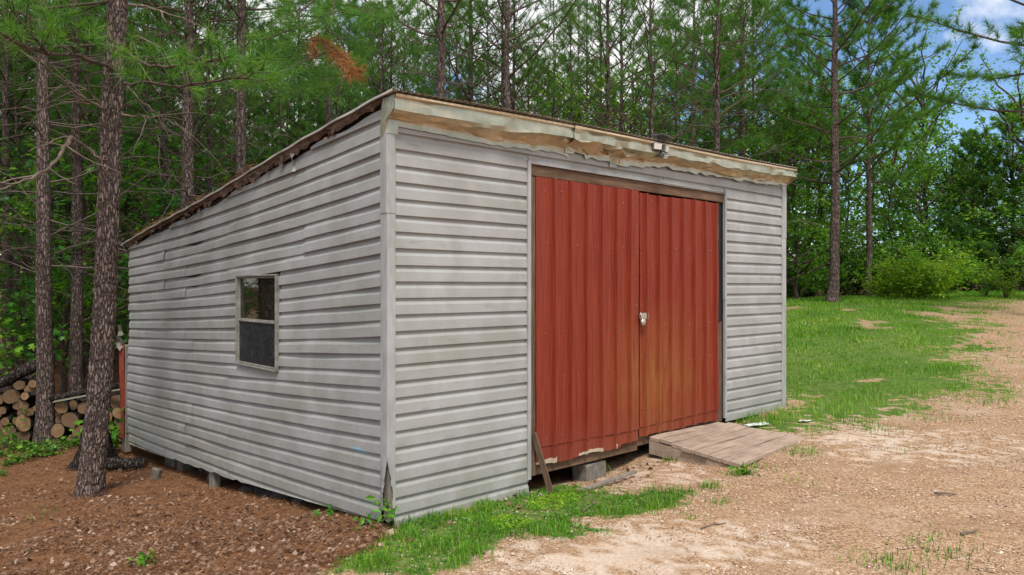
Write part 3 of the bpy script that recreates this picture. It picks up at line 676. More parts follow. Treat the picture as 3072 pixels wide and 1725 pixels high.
def mat_glass():
    m = NT('dusty_window_glass'); fr = m.n('ShaderNodeFresnel', {'IOR': 1.45}).outputs[0]
    g = m.n('ShaderNodeBsdfGlossy', {'Roughness': 0.02, 'Color': (.9, .9, .88, 1)}).outputs[0]; t_ = m.n('ShaderNodeBsdfTransparent', {'Color': (.35, .36, .30, 1)}).outputs[0]
    a = m.n('ShaderNodeMixShader', {0: m.math('ADD', fr, 0.03), 1: t_, 2: g}).outputs[0]
    d = m.n('ShaderNodeBsdfDiffuse', {'Color': (.16, .15, .10, 1)}).outputs[0]
    return m.done(m.n('ShaderNodeMixShader', {0: m.ramp(m.noise(m.coord(), 9, 7, 0.7), (0.35, 0.03), (0.75, 0.16)), 1: a, 2: d}).outputs[0])
def mat_screen():
    m = NT('dark_insect_screen'); f = m.ramp(m.noise(m.coord((1, 1.4, 1)), 7, 8, 0.72, 1.5), (0.48, (.022, .023, .026)), (0.75, (.085, .09, .098)))
    return m.done(m.n('ShaderNodeMixShader', {0: 0.72, 1: m.n('ShaderNodeBsdfTransparent', {'Color': (.8, .8, .8, 1)}).outputs[0], 2: m.pbsdf(f, 0.45, 0, 0.3)}).outputs[0])
sash(1.425, wz1 - t - .002, -.022, M['alu'], mat_glass(), 'glass_pane')
sash(wz0 + t + .002, 1.43, -.034, M['alu'], mat_screen(), 'insect_screen')

# ================================================================== loose things at the shed
pad = thing('padlock', 'round steel padlock hanging from the hasp of the red doors', 'padlock', to_world(3.04, -.072, 1.435), (0, 0, SH_ROT))
a = np.linspace(0, 2 * np.pi, 20, endpoint=False); V = []
for (r_, y_) in ((.0, -.016), (.026, -.016), (.036, -.010), (.037, .008), (.028, .014), (0, .014)):
    V += [(r_ * math.cos(q), y_, -.03 + r_ * math.sin(q)) for q in a]
b = MB(); n_ = 20
b.add(V, Q=[(i * n_ + j, i * n_ + (j + 1) % n_, (i + 1) * n_ + (j + 1) % n_, (i + 1) * n_ + j) for i in range(5) for j in range(n_)]); b.build('body', M['steel'], pad, True)
b = MB(); th = np.linspace(R(-20), R(200), 14); b.tube(np.stack([.020 * np.cos(th), 0 * th, .004 + .020 * np.sin(th)], -1), .0055, 8); b.build('shackle', M['brass'], pad, True)

lamp = thing('security_light', 'grey solar floodlight with three lamp heads clamped to the fascia', 'light', to_world(3.20, -.19, float(roof_z(3.2, -.15)) - .06), (0, 0, SH_ROT))
def head(dx, dy, dz, w, h, ry, rx):
    Mx = Matrix.Translation((dx, dy, dz)) @ Matrix.Rotation(R(ry), 4, 'Z') @ Matrix.Rotation(R(rx), 4, 'X')
    hb = MB().bbox((-w / 2, -.005, -h / 2), (w / 2, .045, h / 2), .008, Mx).build('lamp_head', M['lamp_body'], lamp)
    MB().bbox((-w / 2 + .008, -.010, -h / 2 + .008), (w / 2 - .008, -.004, h / 2 - .008), .003, Mx).build('lens', M['lamp_lens'], hb)
head(-.085, -.01, .0, .115, .075, -14, 10); head(.055, -.02, -.01, .10, .08, 16, 12); head(.02, -.03, -.095, .085, .06, 4, 38)
MB().bbox((-.05, .04, -.09), (.05, .06, .06), .005).bbox((-.012, .02, .04), (.012, .05, .11), .003).build('bracket', M['lamp_body'], lamp)
b = MB(); Mx = Matrix.Translation((.02, .0, .112)) @ Matrix.Rotation(R(7), 4, 'Y'); b.bbox((-.10, -.07, -.006), (.10, .07, .006), .003, Mx); b.build('solar_panel', M['lamp_body'], lamp)

# ---- ramp of planks
ramp = thing('door_ramp', 'weathered plank ramp leading up to the red doors', 'ramp', to_world(3.2, 0, 0), (0, 0, SH_ROT))
A = np.array
BL, BR, FL, FR = A((-.02, -.03, .190)), A((1.30, -.03, .185)), A((.05, -1.08, .075)), A((1.56, -1.0, .115))
gaps = [0, .10, .24, .38, .52, .66, .80, 1.0]; gaps = np.array([0, .115, .25, .385, .525, .66, .80, 1.0])
for i in range(7):
    g0, g1 = gaps[i] + .006, gaps[i + 1] - .006
    e0 = rr.uniform(-.02, .02); e1 = rr.uniform(-.03, .02)
    V = []; m_ = 9
    for s_ in np.linspace(0, 1, m_):
        for (g_, zz) in ((g0, 0), (g1, 0), (g1, -.036), (g0, -.036)):
            l = BL + (FL - BL) * g_; r_ = BR + (FR - BR) * g_; d = nrm(r_ - l)
            p = l + d * e0 + (r_ + d * e1 - l - d * e0) * s_
            wz = .006 * math.sin(s_ * 5 + i * 2.1) + .003 * math.sin(s_ * 13 + i)
            V.append(p + A((0, .004 * math.sin(s_ * 9 + i * 3), zz + wz + (i % 2) * .003)))
    b = MB().add(V, Q=[(k * 4 + j, k * 4 + (j + 1) % 4, k * 4 + 4 + (j + 1) % 4, k * 4 + 4 + j) for k in range(m_ - 1) for j in range(4)] + [(3, 2, 1, 0), (m_ * 4 - 4, m_ * 4 - 3, m_ * 4 - 2, m_ * 4 - 1)])
    b.build('plank', M['deck_wood'], ramp)
for (l0, l1, nm) in ((BL + A((.04, 0, -.04)), FL + A((.03, .12, -.04)), 'side_beam'), (BR + A((-.1, 0, -.04)), FR + A((-.12, .12, -.04)), 'side_beam'), ((BL + BR) / 2 + A((0, 0, -.04)), (FL + FR) / 2 + A((0, .12, -.04)), 'side_beam')):
    V = []
    for p, hh in ((l0, .14), (l1, .09)):
        for (dx, zz) in ((-.022, 0), (.022, 0), (.022, -hh), (-.022, -hh)): V.append(p + A((dx, 0, zz)))
    MB().add(V, Q=[(0,1,5,4),(1,2,6,5),(2,3,7,6),(3,0,4,7),(3,2,1,0),(4,5,6,7)]).build(nm, M['deck_wood'], ramp)

def board(name, label, cat, a, b_, w, t_, mat, roll=0.0):
    a = np.array(a); b_ = np.array(b_); d = Vector(b_ - a); Ln = d.length
    q = d.to_track_quat('X', 'Z').to_matrix().to_4x4() @ Matrix.Rotation(R(roll), 4, 'X')
    o = MB().bbox((0, -w / 2, -t_ / 2), (Ln, w / 2, t_ / 2), .003, q, .0015, 3).build(name, mat, label=label, cat=cat)
    o.location = a; return o
gl = to_world(1.60, -.17); gl[2] = H1(gl[0], gl[1]) - .02
board('wood_strip', 'thin dark wooden strip leaning against the left door jamb', 'board', gl, to_world(1.50, -.035, .46), .055, .02, M['jamb_wood'], 70)
g1 = to_world(1.78, -.33); g2 = to_world(2.62, -.30)
board('wood_scrap', 'grey wooden lath lying in the grass below the red doors', 'board', (g1[0], g1[1], H1(*g1[:2]) + .015), (g2[0], g2[1], H1(*g2[:2]) + .05), .05, .022, M['grey_wood'])
def block(name, label, x, y, sz, rz=0, tip=0, mat='concrete', sink=.02, world=False, group=None, cat='concrete block'):
    w = np.array((x, y, 0.)) if world else to_world(x, y)
    o = MB().bbox((-sz[0] / 2, -sz[1] / 2, 0), (sz[0] / 2, sz[1] / 2, sz[2]), .012, None, .003, int(abs(x * 100))).build(name, M[mat], label=label, cat=cat, group=group)
    o.location = (w[0], w[1], H1(w[0], w[1]) - sink); o.rotation_euler = (R(tip), 0, SH_ROT + R(rz)); return o
block('concrete_block', 'grey concrete block propping the sill under the red doors', 2.42, .12, (.32, .19, .19), 4)
UB = 'concrete blocks under the side wall'
for i, (x, y, sz) in enumerate(((.26, 5.75, (.2, .4, .42)), (.20, 5.25, (.16, .20, .40)), (.34, 4.95, (.12, .14, .30)), (.36, 4.75, (.12, .13, .32)), (.34, 4.55, (.14, .14, .28)))):
    block('concrete_block', 'grey concrete block standing in the gap under the side wall', x, y, sz, rr.uniform(-8, 8), group=UB)
block('concrete_block', 'pale broken paver tipped on edge beside the short lying log', -.28, 4.85, (.06, .12, .17), 25, 8)
block('wood_post', 'short pale wooden prop under the side wall', .05, 3.75, (.09, .14, .46), 0, -4, 'grey_wood', .03, cat='post')
block('concrete_block', 'low grey slab lying behind the wooden prop', .22, 4.1, (.14, .34, .09), 6)
for i, (x, y, s_) in enumerate(((.16, 2.2, .10), (.12, 2.5, .08), (.2, 2.75, .12), (.15, 3.05, .09), (.2, 1.9, .09), (.1, 1.65, .09))):
    r2 = np.random.default_rng(i); Vs = nrm(r2.normal(0, 1, (26, 3)))
    import bmesh
    bm = bmesh.new(); [bm.verts.new(v * s_ * A((1.2, 1, .7)) * r2.uniform(.8, 1.1)) for v in Vs]; bmesh.ops.convex_hull(bm, input=bm.verts)
    me = bpy.data.meshes.new('rock'); bm.to_mesh(me); bm.free(); me.materials.append(M['dark_stone'])
    w = to_world(x, y); obj('rock', me, None, 'dark rock wedged in the gap below the side wall', 'rock', 'rocks under the side wall', loc=(w[0], w[1], H1(w[0], w[1]) + .02))
def rock(label, px, py, s_, mat='stone', seed=0, flat=.7):
    g_ = ground(px, py); r2 = np.random.default_rng(seed); Vs = nrm(r2.normal(0, 1, (30, 3)))
    bm = bmesh.new(); [bm.verts.new(v * s_ * A((1.2, 1, flat)) * r2.uniform(.8, 1.08)) for v in Vs]; bmesh.ops.convex_hull(bm, input=bm.verts)
    me = bpy.data.meshes.new('rock'); bm.to_mesh(me); bm.free(); me.materials.append(M[mat])
    obj('rock', me, None, label, 'rock', loc=(g_[0], g_[1], H1(*g_) + s_ * flat * .4), rot=(0, 0, r2.uniform(0, 6)))
rock('tan angular rock in the grass at the foot of the shed corner', 1172, 1605, .045, seed=2)
rock('pale flat stone on the leaf litter beside the side wall', 935, 1615, .04, seed=3, flat=.45)
rock('small tan stone in the soil below the corner weeds', 1088, 1592, .045, seed=4, flat=.6)
rock('buff pebble on the soil between leaf litter and grass', 1145, 1637, .032, seed=6, flat=.5)
def scrap(label, px, py, w_, d_, seed):
    g_ = ground(px, py); r2 = np.random.default_rng(seed); uu = np.stack(np.meshgrid(np.linspace(-.5, .5, 6), np.linspace(-.5, .5, 4), indexing='ij'), -1).reshape(-1, 2)
    V = np.stack([uu[:, 0] * w_, uu[:, 1] * d_, .02 + r2.normal(0, .006, 24)], -1); V = np.vstack([V, V - A((0, 0, .005))])
    b = MB().grid(V[:24], 6, 4); b.grid(V[24:], 6, 4); b.Q[0] = b.Q[0][:, ::-1]
    b.build('plastic_scrap', M['white_scrap'], label=label, cat='scrap', loc=(g_[0], g_[1], H1(*g_)), rot=(.03, 0, r2.uniform(0, .5)))
scrap('white plastic scrap lying beside the ramp at the shed foot', 2270, 1279, .34, .10, 1); scrap('small white scrap in the grass past the ramp', 2415, 1268, .16, .06, 2)
def stick(label, p0, p1, r_, seed):
    a_, b_ = ground(*p0), ground(*p1); r2 = np.random.default_rng(seed); t_ = np.linspace(0, 1, 8)[:, None]; xy = a_ + (b_ - a_) * t_ + r2.normal(0, .006, (8, 2))
    MB().tube(np.column_stack([xy, H(xy[:, 0], xy[:, 1]) + r_ * .9 + .01]), r_ * np.linspace(1, .6, 8), 6, True, .12).build('stick', M['twig'], label=label, cat='stick')
stick('straight brown stick lying on the gravel drive', (2803, 1488), (2872, 1492), .011, 1)
stick('short brown stick lying lower on the gravel among pebbles', (2880, 1612), (2928, 1604), .012, 2)
stick('curved grey twig on the pale sand', (2095, 1592), (2180, 1578), .006, 3)
stick('grey twig between two grass tufts on the sand', (1752, 1538), (1792, 1512), .009, 4)

# ---- stump and lying logs by the rear corner
b = MB(); st_t = np.linspace(0, 1, 9); ang = np.linspace(0, 2 * np.pi, 28, endpoint=False); V = []
for tt in st_t:
    for q in ang:
        r_ = .17 + .20 * (1 - tt) ** 2 * (1 + .55 * math.sin(q * 3 + 1)) + .02 * math.sin(q * 9 + tt * 5)
        V.append((r_ * math.cos(q), r_ * math.sin(q), -.1 + .62 * tt + (.07 * math.sin(q * 4) * tt if tt == 1 else 0)))
b.add(V, Q=[(i * 28 + j, i * 28 + (j + 1) % 28, (i + 1) * 28 + (j + 1) % 28, (i + 1) * 28 + j) for i in range(8) for j in range(28)])
b.add(np.vstack([V[-28:], [(0, 0, .38)]]), T=[(j, (j + 1) % 28, 28) for j in range(28)])
b.build('tree_stump', M['log_bark'], None, True, label='old flared tree stump at the rear corner of the shed', cat='stump', loc=(-5.78, 10.05, H1(-5.78, 10.05)), rot=(0, 0, 1))

def mat_cut():
    m = NT('cut_log_end'); v = m.coord(); sep = m.n('ShaderNodeSeparateXYZ', {0: v}); oi = m.n('ShaderNodeObjectInfo').outputs['Random']
    rad = m.n('ShaderNodeVectorMath', {0: m.n('ShaderNodeCombineXYZ', {'X': sep.outputs['X'], 'Z': sep.outputs['Z']}).outputs[0]}, operation='LENGTH').outputs['Value']
    ring = m.n('ShaderNodeMath', {0: m.math('ADD', m.math('MULTIPLY', rad, 260.0), m.math('MULTIPLY', m.noise(v, 12, 3), 10.0))}, operation='SINE').outputs[0]
    c = m.ramp(m.noise(v, 9, 5, 0.6), (0.3, (0.23, 0.13, 0.062)), (0.7, (0.40, 0.255, 0.135)))
    c = m.mix(m.math('MULTIPLY', m.math('ADD', ring, 1.0), 0.10), c, (0.14, 0.07, 0.03))
    c = m.mix(m.math('ADD', 0.15, m.math('MULTIPLY', oi, 0.7)), c, (0.11, 0.07, 0.042))
    c = m.mix(m.math('MULTIPLY', m.math('LESS_THAN', rad, 0.02), 0.4), c, (0.10, 0.05, 0.02))
    return m.done(m.pbsdf(c, 0.85, 0, 0.2, m.bump(m.noise(v, 40, 4), .3, .004)))
M['cut'] = mat_cut()
def log(label, group, loc, r_, ln, rot, seed, knots=0):
    o = thing('firewood_log', label, 'log', loc, rot, group); r2 = np.random.default_rng(seed); n_ = 22
    a_ = np.linspace(0, 2 * np.pi, n_, endpoint=False); out = 1 + .06 * np.sin(a_ * 2 + seed) + .03 * np.sin(a_ * 5 + seed * 2) + r2.normal(0, .015, n_)
    ys = np.linspace(-ln / 2, ln / 2, 7); V = []
    for i, y_ in enumerate(ys):
        rr_ = r_ * out * (1 + .03 * math.sin(i * 1.7 + seed)); V += [(q * math.cos(k_), y_, q * math.sin(k_)) for q, k_ in zip(rr_, a_)]
    MB().add(V, Q=[(i * n_ + j, (i + 1) * n_ + j, (i + 1) * n_ + (j + 1) % n_, i * n_ + (j + 1) % n_) for i in range(6) for j in range(n_)]).build('bark', M['log_bark'], o, True)
    for e, s_ in ((0, 1), (6, -1)):
        ring = np.array(V[e * n_:(e + 1) * n_]) * A((.955, 1, .955)) + A((0, s_ * .002, 0))
        MB().add(np.vstack([ring, [(0, ys[e] + s_ * .004, 0)]]), T=[((j + 1) % n_, j, n_)[::(-s_)] for j in range(n_)]).build('cut_end', M['cut'], o)
    return o
c8 = 1446 / 550.
def stack(lst, label, group, Z):
    for i, (cx, cy, cr_) in enumerate(lst):
        px, py = cx / c8, 850 + cy / c8; w = P(px, py, Z); r_ = cr_ / c8 / F * Z * 1.03
        ln = rr.uniform(.42, .56); log(label, group, (w[0], w[1] + ln / 2 + rr.uniform(-.07, .07), w[2] + .0), r_, ln, (R(rr.uniform(-3, 3)), rr.uniform(0, 6.28), R(rr.uniform(-6, 26))), i + int(cx) + 500)
stack([(110,800,38),(183,845,47),(247,790,32),(45,892,58),(218,888,33),(110,955,42),(180,962,35),(148,1018,33),(217,1010,32),(2,1005,28),(103,1090,35),(200,1100,64),(28,1085,32),(80,1162,36),(8,1170,42),(195,1200,58),(65,1234,50),(165,1290,50),(265,870,24),(268,985,26),(278,1120,24),(-50,920,50),(-60,1020,48),(-55,1130,55),(-40,1240,55),(280,1230,28)],
      'round cut log in the firewood stack below the bent dark trunk', 'logs in the stack under the bent trunk', 11.55)
stack([(478,972,50),(562,964,36),(612,1000,28),(440,1080,38),(548,1070,62),(465,1160,54),(578,1178,58),(508,1228,32),(440,1236,32),(872,938,58),(968,930,40),(822,1062,42),(886,1086,42),(945,1022,46),(846,1168,44),(955,1140,46),(680,975,48),(745,1020,46),(672,1080,46),(755,1120,44),(665,1185,52),(768,1205,40),(905,1222,30),(990,1225,36),(1010,1060,34)],
      'round cut log in the low firewood stack beside the shed', 'logs in the low stack beside the shed', 11.45)
log('short knobbly log lying on the pine straw by the stump', None, (*(lambda g: (g[0], g[1]))(ground(365, 1412)), H1(*ground(365, 1412)) + .09), .085, .62, (0, 0, R(96)), 77)
w = ground(352, 1418); log('thin cut branch end beneath the short lying log', None, (w[0], w[1] + .1, H1(*w) + .03), .03, .3, (0, 0, R(20)), 78)
def bent(label, name, pts, rad, mat, n=12, cat='log'):
    MB().tube(np.array(pts), rad, n, True, .03).build(name, mat, None, True, label=label, cat=cat)
bent('thick dark bent trunk laid across the top of the firewood stack', 'fallen_trunk', [P(-60, 1165, 11.6), P(20, 1142, 11.6), P(60, 1118, 11.6), P(108, 1097, 11.65), P(150, 1088, 11.9)], [.10, .095, .10, .10, .09], M['log_bark'])
bent('long pale barked pole laid on the low firewood stack', 'pole', [P(150, 1196, 11.5), P(230, 1183, 11.5), P(310, 1164, 11.5), P(395, 1150, 11.5)], [.055, .05, .05, .045], M['log_bark'])
bent('second thin pole lying just behind the long pole', 'pole', [P(215, 1180, 11.7), P(300, 1168, 11.7), P(398, 1156, 11.75)], [.03, .03, .028], M['twig'])
a_, b_ = P(160, 1205, 11.35), P(385, 1163, 11.35)
board('metal_strip', 'long grey metal strip under the pole on the low stack', 'strip', a_, b_, .07, .006, M['galv'], 15)

# ================================================================== trees
def tri_needles(pos, dirs, n, ln, wd, r2, spread=(22, 80), along=.16, droop=0.0):
    """needles of all tufts: pos (k,3), dirs (k,3)"""
    k = len(pos); d = np.repeat(nrm(dirs), n, 0); p = np.repeat(pos, n, 0)
    rv = nrm(r2.normal(0, 1, (k * n, 3))); pe = nrm(np.cross(d, rv)); th = np.radians(r2.uniform(spread[0], spread[1], (k * n, 1)))
    nd = d * np.cos(th) + pe * np.sin(th); nd[:, 2] -= droop; nd = nrm(nd)
    base = p - d * along * r2.uniform(0, 1, (k * n, 1)); L_ = ln * r2.uniform(.7, 1.12, (k * n, 1))
    sd_ = nrm(np.cross(nd, nrm(r2.normal(0, 1, (k * n, 3))))) * wd * .5
    V = np.stack([base - sd_, base + sd_, base + nd * L_], 1).reshape(-1, 3)
    return V, np.arange(k * n * 3).reshape(-1, 3)
def bez(p0, d0, ln, bend, n, r2, wob=.04):
    """polyline from p0 along d0 that bends by vector `bend` over its length"""
    t_ = np.linspace(0, 1, n)[:, None]; w_ = np.cumsum(r2.normal(0, wob / n, (n, 3)), 0) * ln; w_[0] = 0
    return p0 + d0 * ln * t_ + bend * ln * t_ ** 2 + w_
def shoots(axis_pts, r2, br, tips, tdir, n_side, s_len, r0, f0=.35, per=2, lift=.15):
    """side shoots along a limb; appends tuft positions"""
    m_ = len(axis_pts); fwd = nrm(axis_pts[-1] - axis_pts[-2]); tips.append(axis_pts[-1]); tdir.append(fwd)
    for i in range(n_side):
        f = f0 + (1 - f0) * (i + r2.uniform(0, 1)) / n_side * .97; x = f * (m_ - 1); j = min(int(x), m_ - 2)
        p = axis_pts[j] + (axis_pts[j + 1] - axis_pts[j]) * (x - j); ax = nrm(axis_pts[j + 1] - axis_pts[j])
        sd_ = nrm(np.cross(ax, (0, 0, 1.))) * (1 if i % 2 else -1); d = nrm(ax * r2.uniform(.5, .9) + sd_ * r2.uniform(.5, 1) + A((0, 0, r2.uniform(-.15, .35))))
        l_ = s_len * (1.15 - .6 * f) * r2.uniform(.6, 1.25); q = bez(p, d, l_, A((0, 0, lift)), 4, r2)
        br.tube(q, [r0, r0 * .8, r0 * .6, r0 * .4], 4)
        e = nrm(q[-1] - q[-2]); tips.append(q[-1]); tdir.append(e)
        for g_ in range(per - 1):
            tips.append(q[2] + (q[3] - q[2]) * r2.uniform(-.6, .4)); tdir.append(nrm(e + r2.normal(0, .45, 3)))
def trunk_mesh(Ht, dia, r2, n=12, seg=16, lean=(0, 0), flare=.35, disp=0.0, wob=.05):
    z = np.concatenate([[-.35, 0, .15, .4], np.linspace(.9, Ht, seg)]); t_ = np.clip(z / Ht, 0, 1)
    w_ = np.cumsum(r2.normal(0, wob / math.sqrt(len(z)), (len(z), 2)), 0); w_[:3] = 0
    pts = np.column_stack([w_[:, 0] + lean[0] * z, w_[:, 1] + lean[1] * z, z])
    rad = dia / 2 * np.maximum((1 - t_) ** .75, .03) * (1 + flare * np.exp(-np.clip(z, 0, 9) / .28))
    return pts, rad
def at_z(pts, z): return np.array([np.interp(z, pts[:, 2], pts[:, i]) for i in range(3)])
def pine(seed, Ht, dia, cb, cr_, n_dead, n_live, needles=22, ln=.19, wd=.007, n_side=6, per=2, dead=(1.6, 6), dlen=(.7, 2.0), asc=(5, 40), lean=(0, 0), tn=12, tseg=16, bmat='limb', drop=.0):
    r2 = np.random.default_rng(seed); pts, rad = trunk_mesh(Ht, dia, r2, lean=lean, seg=tseg); tr = MB().tube(pts, rad, tn)
    db = MB(); lb_ = MB(); tips = []; td = []
    for i in range(n_dead):
        z = r2.uniform(*dead); az = r2.uniform(0, 2 * np.pi); el = math.radians(r2.uniform(-8, 32)); l_ = r2.uniform(*dlen)
        d = A((math.cos(az) * math.cos(el), math.sin(az) * math.cos(el), math.sin(el))); q = bez(at_z(pts, z), d, l_, A((0, 0, r2.uniform(-.35, .25))), 6, r2, .12)
        r_ = r2.uniform(.008, .017); db.tube(q, r_ * np.linspace(1, .35, 6), 4)
        for k in range(r2.integers(1, 5)):
            j = r2.integers(1, 5); dd = nrm(nrm(q[j] - q[j - 1]) + r2.normal(0, .55, 3)); db.tube(bez(q[j], dd, l_ * r2.uniform(.2, .5), A((0, 0, r2.uniform(-.3, .2))), 4, r2, .12), r_ * np.array([.5, .4, .3, .2]), 3)
    for i in range(n_live):
        f = (i + r2.uniform(0, 1)) / n_live; z = cb + (Ht - cb - .2) * f ** .9; az = i * 2.4 + r2.uniform(-.5, .5)
        el = math.radians(asc[0] + (asc[1] - asc[0]) * f + r2.uniform(-10, 12)); l_ = (cr_ * (1 - f) ** .65 + .35) * r2.uniform(.65, 1.12)
        d = A((math.cos(az) * math.cos(el), math.sin(az) * math.cos(el), math.sin(el))); q = bez(at_z(pts, z), d, l_, A((0, 0, r2.uniform(.02, .3) - drop)), 7, r2, .08)
        r_ = .006 + .0085 * l_; lb_.tube(q, r_ * np.linspace(1, .3, 7), 5)
        shoots(q, r2, lb_, tips, td, max(3, int(n_side * (.5 + .5 * l_ / cr_))), .55 * min(1, .35 + l_ / 2.5), .006, .32, per)
    tips.append(pts[-1]); td.append(A((0, 0, 1.)))
    nm = MB(); V, T = tri_needles(np.array(tips), np.array(td), needles, ln, wd, r2); nm.add(V, T=T)
    return tr, db, lb_, nm, pts
def pine_meshes(name, *a, nmat='needle', tmat='bark_thin', **k):
    tr, db, lb_, nm, pts = pine(*a, **k)
    r_ = {'trunk': tr.mesh('trunk', M[tmat], True), 'crown': nm.mesh('crown', M[nmat])}
    if lb_.n: r_['limbs'] = lb_.mesh('limbs', M['limb'])
    if db.n: r_['dead_branches'] = db.mesh('dead_branches', M['twig_far'])
    return r_
def plant_tree(ms, x, y, label, cat='pine tree', name='pine_tree', group=None, rz=0, sc=1.0, sz=None, tilt_=(0, 0)):
    o = thing(name, label, cat, (x, y, H1(x, y)), (tilt_[0], tilt_[1], rz), group); o.scale = (sc, sc, sz or sc)
    for k, me in ms.items(): obj(k, me, o, kind='stuff' if k == 'dead_branches' else None)
    return o

# -- shared pine models
PV = [pine_meshes('pine', 100 + i, 12.3 + i * .5, .25, 5.6 + .5 * i, 2.0, 36, 44, needles=24, ln=.20, wd=.009, n_side=5, dead=(1.8, 8.5), dlen=(.8, 2.3), asc=(8, 45)) for i in range(4)]
PT = [pine_meshes('thin_pine', 200 + i, 11.0 + i * .6, .16, 3.8 + .4 * i, 1.8, 34, 46, needles=24, ln=.20, wd=.010, n_side=5, dead=(1.5, 6.5), dlen=(.8, 2.2), asc=(22, 52)) for i in range(4)]

def px_tree(ms, px, Z, dia, base, label, group=None, rz=None, tilt_=(0, 0), **k):
    x = (px - PX) / F * Z; s_ = dia / base
    return plant_tree(ms, x, Z, label, group=group, rz=rr.uniform(0, 6.28) if rz is None else rz, sc=min(1.25, max(.75, s_)), tilt_=tilt_, **k)
GL = 'tall pines in the wood beside the shed'; GB = 'slender pines behind the shed'
LL = 'tall straight pine in the wood beyond the firewood'; LB = 'slender pine rising behind the shed roof'
left = [(172,23,.34),(80,25,.27),(46,22,.32),(340,27,.24),(375,21,.2),(20,16.5,.24),(205,30,.26),(-60,14,.26),(-200,12,.26),(-330,16,.3),(120,33,.28),(290,35,.26),(420,29,.24)]
for i, (px, Z, d) in enumerate(left): px_tree(PV[i % 4], px, Z, d, .25, LL, GL)
behind = [(490,16,.23,0),(628,16.5,.2,0),(697,20,.13,1),(794,23,.11,1),(838,21,.13,1),(862,21.5,.15,1),(1010,22,.19,0),(1146,20,.19,0),(1181,21.5,.17,1),(1410,19,.2,1),(1509,18,.15,1),(1524,17,.2,1),(1548,19.5,.16,1),(1588,25,.13,1),(1612,24,.13,1),
          (1661,21,.13,1),(1675,26,.11,1),(1712,20,.13,1),(1826,19,.17,1),(1864,21,.16,1),(1960,18,.16,1),(2150,17,.17,1),(930,26,.2,0),(1080,28,.2,0),(1250,29,.2,1),(1350,27,.18,1),(1460,28,.18,1),(1760,28,.17,1),(1900,27,.17,1),(2030,25,.16,1),(2230,23,.16,1),(2300,29,.18,1),(560,25,.2,0),(660,30,.22,0),(750,34,.2,0)]
for i, (px, Z, d, t_) in enumerate(behind):
    px_tree((PT if t_ else PV)[i % 4], px, Z, d, .16 if t_ else .25, LB, GB)
PD = [pine_meshes('dense_pine', 260 + i, 11.0 + i * .6, .2, 3.2 + .7 * i, 2.3, 40, 62, needles=24, ln=.21, wd=.013, n_side=8, per=2, dead=(1.2, 6.0), dlen=(1.0, 2.6), asc=(5, 42)) for i in range(3)]
for i, (px, Z) in enumerate([(-90, 20), (-10, 27), (60, 19.5), (110, 28), (150, 21), (215, 25), (255, 19), (300, 29), (330, 22), (385, 26), (440, 20.5), (470, 30), (520, 23), (585, 28), (600, 21), (670, 25), (715, 22), (770, 29), (815, 25), (880, 28), (900, 22.5), (960, 30), (1045, 24), (1100, 31), (1120, 24), (1210, 25), (1285, 31), (1370, 24), (1440, 33), (1580, 34), (1690, 31), (1800, 34), (1990, 31), (2110, 29), (2190, 33), (2260, 27)]):
    px_tree(PD[i % 3], px, Z, .2, .2, 'bushy sided pine in the thick of the wood', 'bushy sided pines in the wood')
fr_ = random.Random(21)
for i in range(18):   # deeper rows of the wood
    px = fr_.uniform(-150, 2350); Z = fr_.uniform(24, 35); t_ = fr_.random() < .6 or px > 1100
    px_tree((PT if t_ else PV)[i % 4], px, Z, fr_.uniform(.13, .2) if t_ else fr_.uniform(.2, .28), .16 if t_ else .25, 'far pine deep in the wood behind the shed', 'far pines deep in the wood')
px_tree(PV[1], 133, 11.5, .26, .25, 'dark upright pine standing between the two firewood stacks', rz=1.0)
px_tree(PV[2], 238, 13.6, .24, .25, 'dark pine behind the low firewood stack hidden by the leaning pine', rz=2.2)
px_tree(PV[0], 548, 13.3, .285, .25, 'stout pale barked pine at the rear of the shed beside a thin twin', rz=4.0, tilt_=(0, R(-.9)))
px_tree(PT[3], 570, 14.6, .15, .16, 'thin grey pine close behind the stout pale one', rz=.5)
px_tree(PV[3], 728, 13.9, .26, .25, 'stout grey pine leaning right behind the sloping eave', rz=5.1, tilt_=(0, R(1.6)))
px_tree(PV[2], 1312, 14.6, .26, .25, 'stout pale pine rising behind the front eave near the corner', rz=3.3, tilt_=(0, R(-.6)))

